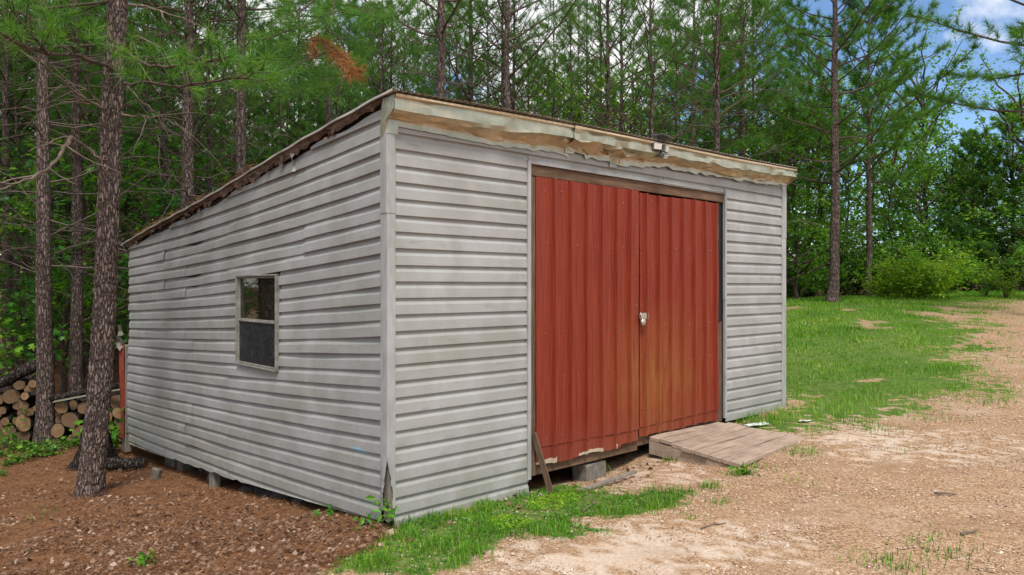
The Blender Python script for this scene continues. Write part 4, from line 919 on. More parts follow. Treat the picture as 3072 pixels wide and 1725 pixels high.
# -- the leaning pine in front, with its long needled limbs
def hero_pine():
    r2 = np.random.default_rng(5); x0, y0 = P(267, 1475, 8.1)[:2]; Ht = 13; lean = .066 * 1.0
    o = thing('pine_tree', 'large leaning pine with scaly bark in front of the firewood', 'pine tree', (x0, y0, H1(x0, y0)))
    n = 56; z = np.linspace(-.35, Ht, 420); t_ = np.clip(z / Ht, 0, 1)
    ctr = np.column_stack([lean * z + .03 * np.sin(z * .9), .02 * np.sin(z * .7 + 1), z])
    rad = .122 * np.maximum((1 - t_) ** .45, .05) * (1 + .35 * np.exp(-np.clip(z, 0, 9) / .22))
    a_ = np.linspace(0, 2 * np.pi, n, endpoint=False); AZ, ZZ = np.meshgrid(a_, z)
    arc = AZ * .14; wv = fbm(AZ * 3 + 9, ZZ * 3, 70, 2) * .05
    # scaly plates: ridged cells, taller than wide
    u_ = (arc + wv) / .045; v_ = (ZZ + wv * 1.5) / .085; ci = np.floor(v_); off = hash2(ci, ci * 0, 4); cu = u_ + off; fu = cu - np.floor(cu); fv = v_ - ci
    edge = np.minimum(np.minimum(fu, 1 - fu), np.minimum(fv, 1 - fv)); hh = np.clip(edge * 6, 0, 1) * (.6 + .8 * hash2(np.floor(cu), ci, 6)) + .5 * (fbm(arc * 60, ZZ * 40, 71, 2) - .5)
    rr_ = rad[:, None] + (hh - .5) * .013
    V = ctr[:, None, :] + np.stack([rr_ * np.cos(AZ), rr_ * np.sin(AZ), 0 * AZ], -1)
    i = np.arange(len(z) - 1)[:, None] * n; j = np.arange(n)[None]; Q = np.stack([i + j, i + (j + 1) % n, i + n + (j + 1) % n, i + n + j], -1).reshape(-1, 4)
    MB().add(V.reshape(-1, 3), Q=Q).build('trunk', M['bark'], o, False)
    org = A((x0, y0, H1(x0, y0)))
    db = MB(); lb_ = MB(); tips = []; td = []
    def dead(pts, r_, tw=5):
        db = MB()
        q = np.array([P(*p) for p in pts]) - org; s_ = np.linspace(0, 1, len(q)); t2 = np.linspace(0, 1, len(q) * 4)
        q = np.column_stack([np.interp(t2, s_, q[:, c]) for c in range(3)]) + r2.normal(0, .008, (len(t2), 3)); db.tube(q, r_ * np.linspace(1, .3, len(q)), 6)
        for k in range(tw):
            j_ = r2.integers(2, len(q) - 1); dd = nrm(nrm(q[j_] - q[j_ - 1]) + r2.normal(0, .6, 3)); db.tube(bez(q[j_], dd, r2.uniform(.25, .8), A((0, 0, r2.uniform(-.5, .3))), 6, r2, .15), r_ * np.linspace(.45, .12, 6), 4)
        db.build('dead_branch', M['twig'], o)
    dead([(300, 480, 8.1), (262, 440, 7.9), (215, 410, 7.7), (165, 415, 7.5)], .022, 6)
    dead([(212, 411, 7.7), (190, 450, 7.5), (150, 500, 7.2), (90, 535, 6.9), (-10, 570, 6.6)], .022, 7)
    dead([(325, 330, 8.1), (262, 272, 7.9), (180, 235, 7.7)], .012, 5); dead([(330, 340, 8.1), (230, 280, 7.7), (140, 200, 7.3), (0, 110, 6.9)], .016, 9)
    dead([(365, 345, 8.1), (420, 347, 8.1), (462, 352, 8.0)], .016, 2); dead([(372, 245, 8.1), (420, 300, 7.9), (470, 340, 7.7), (520, 372, 7.6)], .010, 6)
    dead([(393, 15, 8.1), (430, 20, 8.0), (478, 32, 7.9), (505, 80, 7.8)], .017, 3); dead([(388, 120, 8.1), (415, 108, 8.0), (465, 135, 7.9), (520, 200, 7.7)], .015, 4)
    def limb(pts, r_, ns, sl, per=1, f0=.12):
        q = np.array([P(*p) for p in pts]) - org; s_ = np.linspace(0, 1, len(q)); t2 = np.linspace(0, 1, len(q) * 3)
        q = np.column_stack([np.interp(t2, s_, q[:, c]) for c in range(3)]) + r2.normal(0, .006, (len(t2), 3)); lb_.tube(q, r_ * np.linspace(1, .35, len(q)), 6)
        shoots(q, r2, lb_, tips, td, ns, sl, .007, f0, per)
    limb([(350, 208, 8.1), (300, 190, 7.7), (225, 165, 7.2), (140, 160, 6.8), (60, 135, 6.5), (-60, 60, 6.2)], .030, 17, .42)
    limb([(140, 158, 6.8), (100, 110, 6.6), (60, 60, 6.5), (20, 10, 6.4)], .018, 9, .36)
    limb([(225, 168, 7.2), (215, 110, 7.0), (170, 60, 6.8)], .014, 8, .32)
    limb([(372, 150, 8.1), (420, 190, 7.6), (500, 205, 7.2), (600, 190, 6.9), (690, 170, 6.7)], .020, 16, .40)
    limb([(375, 250, 8.0), (450, 245, 7.5), (540, 262, 7.2), (640, 240, 7.0), (735, 235, 6.9), (790, 205, 6.8)], .018, 18, .40)
    limb([(362, -60, 8.1), (250, -40, 7.6), (130, -20, 7.1), (60, 0, 6.9)], .02, 10, .36)
    V, T = tri_needles(np.array(tips), np.array(td), 44, .24, .0058, r2, (12, 88), .09, .04); MB().add(V, T=T).build('crown', M['needle_br'], o)
    for k in range(44):   # the crown overhead
        zz = 6.0 + 6.6 * k / 44; az = k * 2.4; l_ = 2.2 * (1 - k / 46) ** .6 + .4; el = math.radians(15 + 25 * k / 44)
        q = bez(A((lean * zz, 0, zz)), A((math.cos(az) * math.cos(el), math.sin(az) * math.cos(el), math.sin(el))), l_, A((0, 0, .1)), 6, r2); lb_.tube(q, .03 * np.linspace(1, .3, 6), 5)
        tips2 = []; td2 = []; shoots(q, r2, lb_, tips2, td2, 5, .5, .006)
        V, T = tri_needles(np.array(tips2), np.array(td2), 18, .2, .008, r2); 
        if k == 0: up = MB()
        up.add(V, T=T)
    up.build('upper_crown', M['needle'], o); lb_.build('limbs', M['limb'], o)
hero_pine()

# -- pine whose bright limbs hang over the eave, with one browned limb
def eave_pine():
    r2 = np.random.default_rng(15); x0, Z0 = (985 - PX) / F * 13.2, 13.2; o = thing('pine_tree', 'pine with bright drooping needles and one browned limb above the sloping eave', 'pine tree', (x0, Z0, H1(x0, Z0)))
    org = A((x0, Z0, H1(x0, Z0))); pts, rad = trunk_mesh(15, .17, r2); MB().tube(pts, rad, 12).build('trunk', M['bark_thin'], o, True)
    lb_ = MB(); tips = []; td = []; dt = []; dd = []; db = MB()
    def limb(pp, r_, ns, sl, per=3, f0=.15, T_=tips, D_=td, lift=-.05):
        q = np.array([P(*p) for p in pp]) - org; s_ = np.linspace(0, 1, len(q)); t2 = np.linspace(0, 1, len(q) * 3)
        q = np.column_stack([np.interp(t2, s_, q[:, c]) for c in range(3)]) + r2.normal(0, .01, (len(t2), 3)); lb_.tube(q, r_ * np.linspace(1, .35, len(q)), 5); shoots(q, r2, lb_, T_, D_, ns, sl, .007, f0, per, lift)
    limb([(985, 60, 13.2), (930, 70, 11.5), (860, 95, 10.2), (790, 120, 9.3)], .03, 16, .6); limb([(985, -60, 13.2), (960, -20, 11.5), (920, 20, 10.0), (880, 60, 9.2)], .028, 16, .6)
    limb([(985, 150, 13.2), (960, 165, 11.5), (900, 190, 10.0), (820, 225, 9.2), (770, 250, 8.9)], .026, 16, .55); limb([(985, 210, 13.2), (1000, 230, 11.8), (960, 260, 10.4), (870, 285, 9.4)], .026, 16, .5)
    limb([(990, 100, 13.2), (1030, 120, 11.8), (1040, 200, 10.6), (1010, 300, 9.8)], .024, 13, .5); limb([(985, 20, 13.2), (1060, 10, 11.6), (1110, 40, 10.5), (1150, 60, 9.9)], .024, 14, .55)
    limb([(985, -80, 13.2), (1070, -60, 11.6), (1000, -20, 10.5), (1000, 60, 9.6)], .024, 14, .55); limb([(985, -100, 13.2), (1090, -90, 11.6), (1160, -40, 10.7)], .024, 12, .55); limb([(985, 120, 13.2), (930, 130, 12), (880, 150, 11.3)], .02, 12, .5)
    limb([(985, 60, 13.2), (930, 100, 11.5), (920, 118, 10.2), (960, 120, 9.9), (1000, 150, 9.7), (1040, 190, 9.6), (1070, 220, 9.5)], .014, 14, .34, 3, .45, dt, dd, -.3)
    for k in range(30):
        zz = 7.5 + 7.3 * k / 30; az = k * 2.4; l_ = 2.0 * (1 - k / 32) ** .6 + .4; el = math.radians(15 + 25 * k / 30)
        q = bez(A((0, 0, zz)), A((math.cos(az) * math.cos(el), math.sin(az) * math.cos(el), math.sin(el))), l_, A((0, 0, .1)), 6, r2); lb_.tube(q, .025 * np.linspace(1, .3, 6), 5); shoots(q, r2, lb_, tips, td, 5, .5, .006)
    V, T = tri_needles(np.array(tips), np.array(td), 34, .22, .006, r2, (15, 90), .15, .08); MB().add(V, T=T).build('crown', M['needle_br'], o)
    V, T = tri_needles(np.array(dt), np.array(dd), 34, .17, .006, r2, (20, 95), .15, .3); MB().add(V, T=T).build('browned_needles', M['needle_dead'], o, label='browned dead needles on one limb'); lb_.build('limbs', M['limb'], o)
eave_pine()

# -- pines on the lawn edge
r1 = pine_meshes('lawn_pine', 301, 13.5, .29, 3.3, 3.2, 6, 66, needles=28, ln=.22, wd=.013, n_side=10, per=3, dead=(1.8, 4), dlen=(1.2, 2.4), asc=(8, 50), tmat='bark', tn=18)
plant_tree(r1, (2497 - PX) / F * 21, 21, 'larger of two pines with bare lower trunks on the lawn', rz=2.0)
r2m = pine_meshes('lawn_pine', 302, 11.0, .215, 3.8, 2.5, 7, 58, needles=30, ln=.23, wd=.013, n_side=12, per=3, dead=(1.6, 4.2), dlen=(.8, 1.8), asc=(10, 50), tmat='bark', tn=16, lean=(.012, 0))
plant_tree(r2m, (2606 - PX) / F * 24.5, 24.5, 'thinner leaning pine of the pair on the lawn', rz=.2)
r3m = pine_meshes('edge_pine', 303, 10.2, .24, 1.0, 3.0, 4, 84, needles=28, ln=.23, wd=.013, n_side=12, per=3, dead=(1, 3), asc=(0, 45), tmat='bark', tn=12)
plant_tree(r3m, (3040 - PX) / F * 27, 27, 'dense bushy pine feathered to the ground beyond the bright shrub', rz=1.0, sc=.68)
plant_tree(r3m, (2915 - PX) / F * 28, 28, 'dense low pine between the bright shrub and the tall round headed tree', rz=3.0, sc=.60)
plant_tree(r3m, (3300 - PX) / F * 20, 20, 'dense pine at the top of the dirt track', rz=4.0, sc=.6)
r4m = pine_meshes('open_pine', 304, 13.0, .28, 4.6, 2.9, 5, 52, needles=28, ln=.23, wd=.011, n_side=15, per=3, dead=(2, 5), asc=(5, 45), tmat='bark')
plant_tree(r4m, (3150 - PX) / F * 16.5, 16.5, 'open crowned pine reaching over the dirt track', rz=2.6)
plant_tree(r1, (2230 - PX) / F * 25, 25, 'broad pine behind the far end of the shed roof', rz=4.4, sc=.9)
plant_tree(r4m, (2080 - PX) / F * 22, 22, 'wide limbed pine behind the right half of the shed roof', rz=.9, sc=.85)
GE = 'bushy pines along the far edge of the lawn'
for i, (px, Z, s_) in enumerate(((2420, 30, .85), (3160, 27, .66), (3400, 26, .8), (2880, 36, .6))):
    plant_tree(r3m if i % 2 else r1, (px - PX) / F * Z, Z, 'bushy pine standing in the wood edge behind the lawn', group=GE, rz=rr.uniform(0, 6), sc=s_)
for i, (x, y) in enumerate(((-9, 3), (-11, 6.5), (-8.5, -3), (-13, 0), (-9.5, 9.2), (-12, 11.5))):
    plant_tree(PV[i % 4], x, y, 'tall pine in the wood to the left of the side wall', group='pines left of the side wall', rz=i * 1.3, sc=1.05)

for i, (x, y) in enumerate(((-14, 8), (-13.5, 13), (-16, 16), (-19, 10), (-18, 19), (-22, 14), (-24, 20), (-15, 21), (-26, 9), (-28, 16), (-20, 5), (-17, 2))):
    plant_tree(PD[i % 3], x, y, 'bushy pine in the wood well left of the firewood', group='bushy pines left of the firewood', rz=i * 1.7, sc=1.05)
# -- broadleaf trees and shrubs
def leaves_mesh(pos, dirs, size, r2, star=False, asp=.5):
    k = len(pos); d = nrm(dirs); up = nrm(A((0, 0, 1.)) + r2.normal(0, .55, (k, 3))); sd_ = nrm(np.cross(d, up)); nn = np.cross(sd_, d); s_ = size * (.5 + .8 * r2.uniform(0, 1, (k, 1)) ** 1.6); fold = r2.uniform(.05, .25, (k, 1))
    if not star:
        V = np.stack([pos, pos + d * s_ * .45 + sd_ * s_ * asp * .5 + nn * s_ * fold * .4, pos + d * s_ - nn * s_ * fold, pos + d * s_ * .45 - sd_ * s_ * asp * .5 + nn * s_ * fold * .4], 1)
        i = np.arange(k)[:, None] * 4; return V.reshape(-1, 3), np.vstack([i + A((0, 1, 2)), i + A((0, 2, 3))])
    oc = [(.0, 0), (.12, .42), (.30, .20), (.62, .50), (.60, .16), (1.0, 0), (.60, -.16), (.62, -.50), (.30, -.20), (.12, -.42)]
    V = np.stack([pos + d * s_ * a_ + sd_ * s_ * b_ - nn * s_ * fold * a_ * a_ for a_, b_ in oc] + [pos + d * s_ * .4], 1); i = np.arange(k)[:, None] * 11
    return V.reshape(-1, 3), np.vstack([i + A((10, q, (q + 1) % 10)) for q in range(10)])
def shrub(seed, Ht, rad_, n_leaf, size, mat, stems=5, star=False, asp=.5, low=.1, tree=False, cb=.25, sh_=0):
    r2 = np.random.default_rng(seed); br = MB(); pos = []; dirs = []
    ends = []
    if tree:
        pts, rd = trunk_mesh(Ht * .93, Ht * .024, r2, wob=.25); br.tube(pts, rd, 8)
        for i in range(stems):
            f = cb + (1 - cb) * (i + r2.uniform(0, 1)) / stems; az = i * 2.4; el = math.radians(20 + 40 * f); l_ = rad_ * (1.15 * math.sin(math.pi * min(1, .2 + .75 * (1 - abs(2 * (f - cb) / (1 - cb) - .8) / 1.3)))) * r2.uniform(.7, 1.1)
            q = bez(at_z(pts, f * Ht * .93), A((math.cos(az) * math.cos(el), math.sin(az) * math.cos(el), math.sin(el))), l_, A((0, 0, .05)), 6, r2, .15); br.tube(q, .02 * l_ * np.linspace(1, .25, 6), 5); ends.append(q)
    else:
        for i in range(stems):
            az = r2.uniform(0, 2 * np.pi); sp = r2.uniform(0, 1) ** .6; q = bez(A((0, 0, -.03)), nrm(A((math.cos(az) * sp * rad_ / Ht * 1.2, math.sin(az) * sp * rad_ / Ht * 1.2, 1.))), Ht * r2.uniform(.6, 1.05), A((math.cos(az) * .25, math.sin(az) * .25, -.12 * sp)), 7, r2, .12); br.tube(q, .012 * Ht * np.linspace(1, .25, 7) / 2, 5); ends.append(q)
    sub = []
    for q in ends:
        for k in range(7):
            x = (low + (1 - low) * r2.uniform(.15, 1)) * (len(q) - 1); j = min(int(x), len(q) - 2); p = q[j] + (q[j + 1] - q[j]) * (x - j); d = nrm(nrm(q[j + 1] - q[j]) * .5 + r2.normal(0, .6, 3) * A((1, 1, .5)))
            s_ = bez(p, d, (rad_ * .42 if tree else rad_ * .5) * r2.uniform(.5, 1.1), A((0, 0, -.1)), 5, r2, .15); br.tube(s_, [.007, .006, .005, .004, .002], 3); sub.append(s_)
    per = max(3, n_leaf // len(sub))
    for s_ in sub:
        t_ = r2.uniform(.1, 1.05, per) * 4; j = np.clip(t_.astype(int), 0, 3); p = s_[j] + (s_[j + 1] - s_[j]) * (t_ - j)[:, None]; ax = nrm(s_[-1] - s_[0])
        pos.append(p + r2.normal(0, size * .55, p.shape)); dirs.append(nrm(ax * .5 + r2.normal(0, .6, p.shape) * A((1, 1, .45)) + A((0, 0, -.15))))
    V, T = leaves_mesh(np.vstack(pos), np.vstack(dirs), size, r2, star, asp); lf = MB().add(V, T=T)
    return {('trunk' if tree else 'stems'): br.mesh('stems', M['limb']), ('crown' if tree else 'foliage'): lf.mesh('foliage', M[mat])}
maple = [shrub(401 + i, 4.2 + i * .6, 1.5, 1500, .13, 'leaf_mid' if i == 1 else 'leaf_dark', 16, True, tree=True, cb=.12) for i in range(3)]
for i, (x, y) in enumerate(((-12, 10.5), (-15, 11), (-17.5, 13), (-14, 16), (-20, 17), (-23, 12), (-26, 19))):
    plant_tree(maple[i % 3], x, y, 'young maple under the pines left of the firewood', 'sapling', 'maple_sapling', 'young maples left of the firewood', i * 1.1, 1.2)
lime = [shrub(421 + i, 5.5 + i, 2.2, 2600, .15, 'leaf_lime', 20, False, .6, tree=True, cb=.06) for i in range(2)]
GM = 'young maples in the wood'
for i, (px, Z, s_) in enumerate(((30, 13.5, .9), (190, 15.5, 1.05), (240, 17, 1.0), (430, 15, 1.0), (390, 17.5, 1.1), (600, 15.5, .95), (655, 15, .85), (-70, 12.5, .9), (330, 20, 1.1), (100, 19, 1.1), (520, 19, 1.1), (700, 18, 1.0), (10, 24, 1.3))):
    plant_tree(maple[i % 3], (px - PX) / F * Z, Z, 'young maple growing among the pines', 'sapling', 'maple_sapling', GM, rr.uniform(0, 6), s_)
px_s = [(-400 + 62 * q + (q * 37) % 29, 40 + (q * 7) % 12) for q in range(44)]
for i, (px, Z) in enumerate(px_s):
    plant_tree(lime[i % 2], (px - PX) / F * Z, Z, 'pale green broadleaf tree glowing at the back of the wood', 'tree', 'broadleaf_tree', 'broadleaf trees at the back of the wood', rr.uniform(0, 6), rr.uniform(1.1, 1.75))
for i, (px, Z, s_) in enumerate(((20, 26, .7), (100, 23, .6), (265, 29, .8), (330, 24, .65), (412, 23.5, .7), (462, 27, .8), (560, 29, .9), (650, 26, .8), (800, 29, 1.0), (1000, 28, 1.1), (1300, 27, 1.2), (1640, 26, 1.2), (1750, 28, 1.2), (1890, 27, 1.15), (1450, 29, 1.2), (2040, 28, 1.1))):
    plant_tree(lime[i % 2], (px - PX) / F * Z, Z, 'pale green young broadleaf tree between the pine trunks', 'tree', 'broadleaf_tree', 'young broadleaf trees between the pines', rr.uniform(0, 6), s_)
dk = [shrub(441 + i, 7.5, 2.9, 4200, .17, 'leaf_mid', 26, False, .62, tree=True, cb=.06) for i in range(2)]
plant_tree(shrub(450, 9.2, 3.0, 6500, .17, 'leaf_mid', 34, False, .6, tree=True, cb=.2), (2780 - PX) / F * 30, 30, 'tall round headed broadleaf tree behind the lawn pines', 'tree', 'broadleaf_tree', None, .5)
for i, (px, Z, s_) in enumerate(((2390, 25, .8), (2450, 28, .9), (2540, 29, .85), (2660, 28.5, .75), (2760, 28, .62), (2860, 29, .7), (2950, 27.5, .6), (3060, 27, .7), (2610, 33, 1.1), (2480, 33, 1.1), (2360, 30, 1.1), (2700, 34, .7), (2900, 34, .75), (3120, 26, .9), (2330, 24, .7))):
    plant_tree(dk[i % 2], (px - PX) / F * Z, Z, 'dense green broadleaf tree in the wood edge behind the lawn', 'tree', 'broadleaf_tree', 'broadleaf trees behind the lawn', rr.uniform(0, 6), s_)
bushm = shrub(460, 2.0, 2.0, 7000, .15, 'leaf_lime', 44, False, .42, .02)
plant_tree(bushm, (2765 - PX) / F * 22.5, 22.5, 'big bright lime green shrub at the back of the lawn', 'shrub', 'shrub', None, 0, .92, .86)
plant_tree(shrub(461, 1.2, .8, 1300, .12, 'leaf_lime', 18, False, .4, .02), (2650 - PX) / F * 23, 23, 'low bright weeds around the thinner lawn pine', 'weeds', 'weeds', None, 1, .8)
tallw = shrub(462, 1.7, .45, 900, .13, 'leaf_mid', 14, False, .25, .02)
plant_tree(tallw, (2958 - PX) / F * 22.5, 22.5, 'tall leafy weeds just right of the bright shrub', 'weeds', 'weeds', None, 1, .9); plant_tree(shrub(463, 1.6, .5, 1000, .13, 'leaf_lime', 16, False, .25, .02), (3018 - PX) / F * 22, 22, 'yellowish tall weeds below the dense pine', 'weeds', 'weeds', None, 2, .75)
us_ = [shrub(465 + i, 2.2, 1.5, 1900, .15, 'leaf_dark' if i else 'leaf_mid', 22, False, .55, .02) for i in range(2)]
GU = 'undergrowth shrubs along the wood edge'
for i in range(40):
    if i < 24: px = 2330 + i * 40 + rr.uniform(-15, 15); Z = rr.uniform(26.5, 31)
    else: px = rr.uniform(-120, 2350); Z = rr.uniform(27, 40)
    plant_tree(us_[i % 2], (px - PX) / F * Z, Z, 'leafy understory shrub along the edge of the wood', 'shrub', 'shrub', GU, rr.uniform(0, 6), rr.uniform(.8, 1.3))
weed = [shrub(470 + i, .30, .20, 70, .065, 'leaf_mid', 7, True, .5, .05) for i in range(2)]
GW = 'low weeds below the firewood'
for i, (px, py) in enumerate(((10, 1372), (40, 1360), (85, 1352), (130, 1345), (175, 1352), (25, 1400), (60, 1388), (150, 1368), (222, 1342), (5, 1430), (330, 1330), (205, 1330), (95, 1375), (318, 1345))):
    g_ = ground(px, py); plant_tree(weed[i % 2], g_[0], g_[1], 'low green weed growing below the firewood stacks', 'weed', 'weed', GW, rr.uniform(0, 6), rr.uniform(.45, .95))
tallseed = shrub(480, .55, .16, 34, .10, 'leaf_mid', 3, False, .45, .1); g_ = ground(20, 1345); plant_tree(tallseed, g_[0], g_[1], 'taller seedling standing before the firewood stack under the bent trunk', 'weed', 'weed', None, 0, 1.2)
# weeds at the shed corner
cw = shrub(490, .34, .05, 12, .10, 'leaf_mid', 2, False, .42, .25); w_ = to_world(-.03, -.06); plant_tree(cw, w_[0], w_[1], 'slim weed with drooping leaves growing up the cracked shed corner', 'weed', 'weed', None, 0.5, .8)
sm = shrub(491, .10, .08, 16, .055, 'leaf_mid', 4, False, .5, .1)
for px, py, lb2 in ((1085, 1590, 'small weed at the foot of the shed corner beside a stone'), (985, 1560, 'small weed sprouting below the bottom of the side wall'), (455, 1700, 'small seedling alone in the leaf litter'), (2235, 1420, 'small weed at the low front corner of the ramp')):
    g_ = ground(px, py); plant_tree(sm, g_[0], g_[1], lb2, 'weed', 'weed', None, rr.uniform(0, 6), 1.1)
px_b = shrub(495, .45, .2, 40, .09, 'leaf_mid', 6, True, .5, .05); g_ = ground(395, 1330); plant_tree(px_b, -6.2, 10.9, 'leafy sprout beside the red corner sheet of the shed', 'weed', 'weed', None, 0, 1.6)

# ================================================================== ground cover
def in_shed(x, y, m_=.0):
    dx, dy = x - SH_LOC[0], y - SH_LOC[1]; u = _c * dx + _s * dy; v = -_s * dx + _c * dy; return (u > -m_) & (u < WID + m_) & (v > -m_) & (v < 7.3)
def scatter(n, x0, x1, y0, y1, r2): return r2.uniform(x0, x1, n), r2.uniform(y0, y1, n)
def blades(x, y, h, wd, r2, two=True):
    k = len(x); z = H(x, y) - .005; az = r2.uniform(0, 2 * np.pi, k); le = r2.uniform(.1, .75, k) * h; dx, dy = np.cos(az), np.sin(az); sx, sy = -dy * wd / 2, dx * wd / 2
    if two:
        V = np.stack([np.stack([x - sx, y - sy, z], -1), np.stack([x + sx, y + sy, z], -1), np.stack([x + dx * le * .35 + sx * .8, y + dy * le * .35 + sy * .8, z + h * .6], -1), np.stack([x + dx * le * .35 - sx * .8, y + dy * le * .35 - sy * .8, z + h * .6], -1), np.stack([x + dx * le, y + dy * le, z + h * .95], -1)], 1)
        i = np.arange(k)[:, None] * 5; return V.reshape(-1, 3), np.vstack([i + A((0, 1, 2)), i + A((0, 2, 3)), i + A((3, 2, 4))])
    V = np.stack([np.stack([x - sx, y - sy, z], -1), np.stack([x + sx, y + sy, z], -1), np.stack([x + dx * le, y + dy * le, z + h], -1)], 1); return V.reshape(-1, 3), np.arange(k * 3).reshape(-1, 3)
r2 = np.random.default_rng(77)
gm = MB()
x, y = scatter(90000, -2.2, 3.0, 4.2, 9.0, r2); k = zone(x, y, STRIP, .28, 1, 2.2, .07) & ~in_shed(x, y, .0); dn = fbm(x * 4, y * 4, 120, 3); k &= (dn > .40) & (r2.uniform(0, 1, len(x)) < .85); x, y, dn = x[k], y[k], dn[k]
h = (.018 + .075 * np.clip((dn - .42) * 3, 0, 1)) * r2.uniform(.5, 1.3, len(x)); V, T = blades(x, y, h, .0055, r2); gm.add(V, T=T)
tx = []
for (px, py, n_, s_, hh) in ((2820,1660,95,.13,.06),(2860,1620,40,.08,.045),(2600,1690,60,.10,.045),(2700,1705,70,.08,.06),(2160,1515,60,.07,.06),(2205,1425,60,.06,.06),(2280,1400,50,.08,.05),(2130,1465,80,.06,.08),(2440,1300,130,.14,.06),(2410,1360,130,.12,.06),(1795,1430,120,.05,.20),(1775,1390,60,.05,.16),(1870,1395,130,.10,.06),(2010,1385,50,.06,.07),(1690,1420,60,.06,.12),(2080,1555,30,.05,.04),(1960,1530,60,.07,.05),
              (1240,1540,120,.12,.10),(1330,1515,120,.12,.09),(1450,1490,110,.12,.09),(1610,1460,110,.1,.08),(2300,1262,220,.16,.13),(2250,1268,120,.12,.10),(2200,1262,60,.08,.08),(2560,1265,160,.15,.07),(2980,1205,200,.2,.07),(2640,1290,120,.14,.06),(2760,1250,120,.18,.06),(2900,1175,150,.25,.06),(2700,1350,30,.1,.04),(880,1500,30,.05,.12),(840,1495,25,.04,.12),(100,1560,40,.12,.05),(150,1530,30,.1,.04),(2400,1450,40,.1,.04)):
    g_ = ground(px, py); a_ = g_[0] + r2.normal(0, s_, n_); b_ = g_[1] + r2.normal(0, s_, n_); k = ~in_shed(a_, b_); V, T = blades(a_[k], b_[k], hh * r2.uniform(.5, 1.3, k.sum()), .006, r2); gm.add(V, T=T)
gm.build('grass_strip', M['grass'], label='patchy green grass and tufts at the foot of the shed', cat='grass', kind='stuff')
gm = MB()
yy = r2.uniform(0, 1, 260000) ** .75 * 20 + 8; xx = r2.uniform(0, 1, 260000) * yy * .95 + 1; k = zone(xx, yy, LAWN, .5, dith=.22) & ~in_shed(xx, yy); xx, yy = xx[k], yy[k]; dn = fbm(xx * 1.3, yy * 1.3, 130, 4); k = (dn > .24) & (fbm(xx * .9 + 7, yy * .9, 131, 4) < .70); xx, yy, dn = xx[k], yy[k], dn[k]
h = (.035 + .07 * np.clip((dn - .35) * 2.5, 0, 1)) * r2.uniform(.5, 1.3, len(xx)); V, T = blades(xx, yy, h, np.clip(yy * .0009, .007, .03), r2, False); gm.add(V, T=T)
gm.build('lawn_grass', M['grass'], label='mown green lawn rising behind the shed', cat='grass', kind='stuff')
# moss mat near the doors: short dense clover-like leaves
x, y = scatter(60000, -1, 2.2, 4.8, 7.2, r2); mg = [poly((1590,1505),(1660,1480),(1740,1490),(1690,1530),(1600,1535)), poly((1440,1560),(1540,1540),(1600,1570),(1500,1600))]
k = zone(x, y, mg, .15, 5, 3); x, y = x[k], y[k]
V, T = leaves_mesh(np.stack([x, y, H(x, y) + r2.uniform(.004, .022, len(x))], -1), r2.normal(0, 1, (len(x), 3)) * A((1, 1, .3)), .016, r2, False, .9); MB().add(V, T=T).build('moss_mat', M['leaf_lime'], label='bright mossy ground cover below the red doors', cat='moss', kind='stuff')
x, y = scatter(16000, -2.2, 3.0, 4.2, 8.0, r2); k = zone(x, y, STRIP, .3, 1, 2.2) & ~in_shed(x, y); x, y = x[k], y[k]
V, T = leaves_mesh(np.stack([x, y, H(x, y) + r2.uniform(.008, .035, len(x))], -1), r2.normal(0, 1, (len(x), 3)) * A((1, 1, .35)), .024, r2, False, .85); MB().add(V, T=T).build('clover', M['leaf_mid'], label='small clover leaves among the grass by the shed', cat='clover', kind='stuff')
# leaf litter
yy = 4 + r2.uniform(0, 1, 26000) ** 1.5 * 26; xx = r2.uniform(-.85, .1, 26000) * yy; k = zone(xx, yy, STRAW, .3, 2) & ~in_shed(xx, yy) & (fbm(xx * 1.2, yy * 1.2, 140, 3) > .36); xx, yy = xx[k], yy[k]
x2 = r2.uniform(-4.2, 0, 15000); y2 = r2.uniform(4.2, 8.2, 15000); k = zone(x2, y2, STRAW, .3, 2) & ~in_shed(x2, y2) & (r2.uniform(0, 1, 15000) < np.clip((7.6 - y2) / 2.2, .12, 1)) & (fbm(x2 * 2, y2 * 2, 141, 3) > .34); xx = np.append(xx, x2[k]); yy = np.append(yy, y2[k])
V, T = leaves_mesh(np.stack([xx, yy, H(xx, yy) + r2.uniform(.012, .04, len(xx))], -1), r2.normal(0, 1, (len(xx), 3)) * A((1, 1, .25)), (.045), r2, False, .7); lm = MB().add(V, T=T)
x, y = scatter(900, -1, 2.6, 5, 8.4, r2); k = ~in_shed(x, y) & (np.abs(-_s * (x - SH_LOC[0]) + _c * (y - SH_LOC[1]) + .25) < .28); x, y = x[k], y[k]
V, T = leaves_mesh(np.stack([x, y, H(x, y) + r2.uniform(.012, .03, len(x))], -1), r2.normal(0, 1, (len(x), 3)) * A((1, 1, .25)), .05, r2, False, .7); lm.add(V, T=T)
lm.build('leaf_litter', M['litter'], label='dry brown leaves strewn over the forest floor', cat='leaf litter', kind='stuff')
yy = 4 + r2.uniform(0, 1, 120000) ** 1.7 * 24; xx = r2.uniform(-.85, .12, 120000) * yy; k = zone(xx, yy, STRAW, .35, 2) & ~in_shed(xx, yy, -.3); xx, yy = xx[k], yy[k]; n_ = len(xx); az = r2.uniform(0, np.pi, n_); d = np.stack([np.cos(az), np.sin(az), r2.normal(0, .12, n_)], -1); p = np.stack([xx, yy, H(xx, yy) + r2.uniform(.012, .046, n_)], -1); l_ = r2.uniform(.05, .11, (n_, 1)); sd_ = np.stack([-np.sin(az), np.cos(az), 0 * az], -1) * np.clip(yy[:, None] * .0006, .0028, .012) / 2
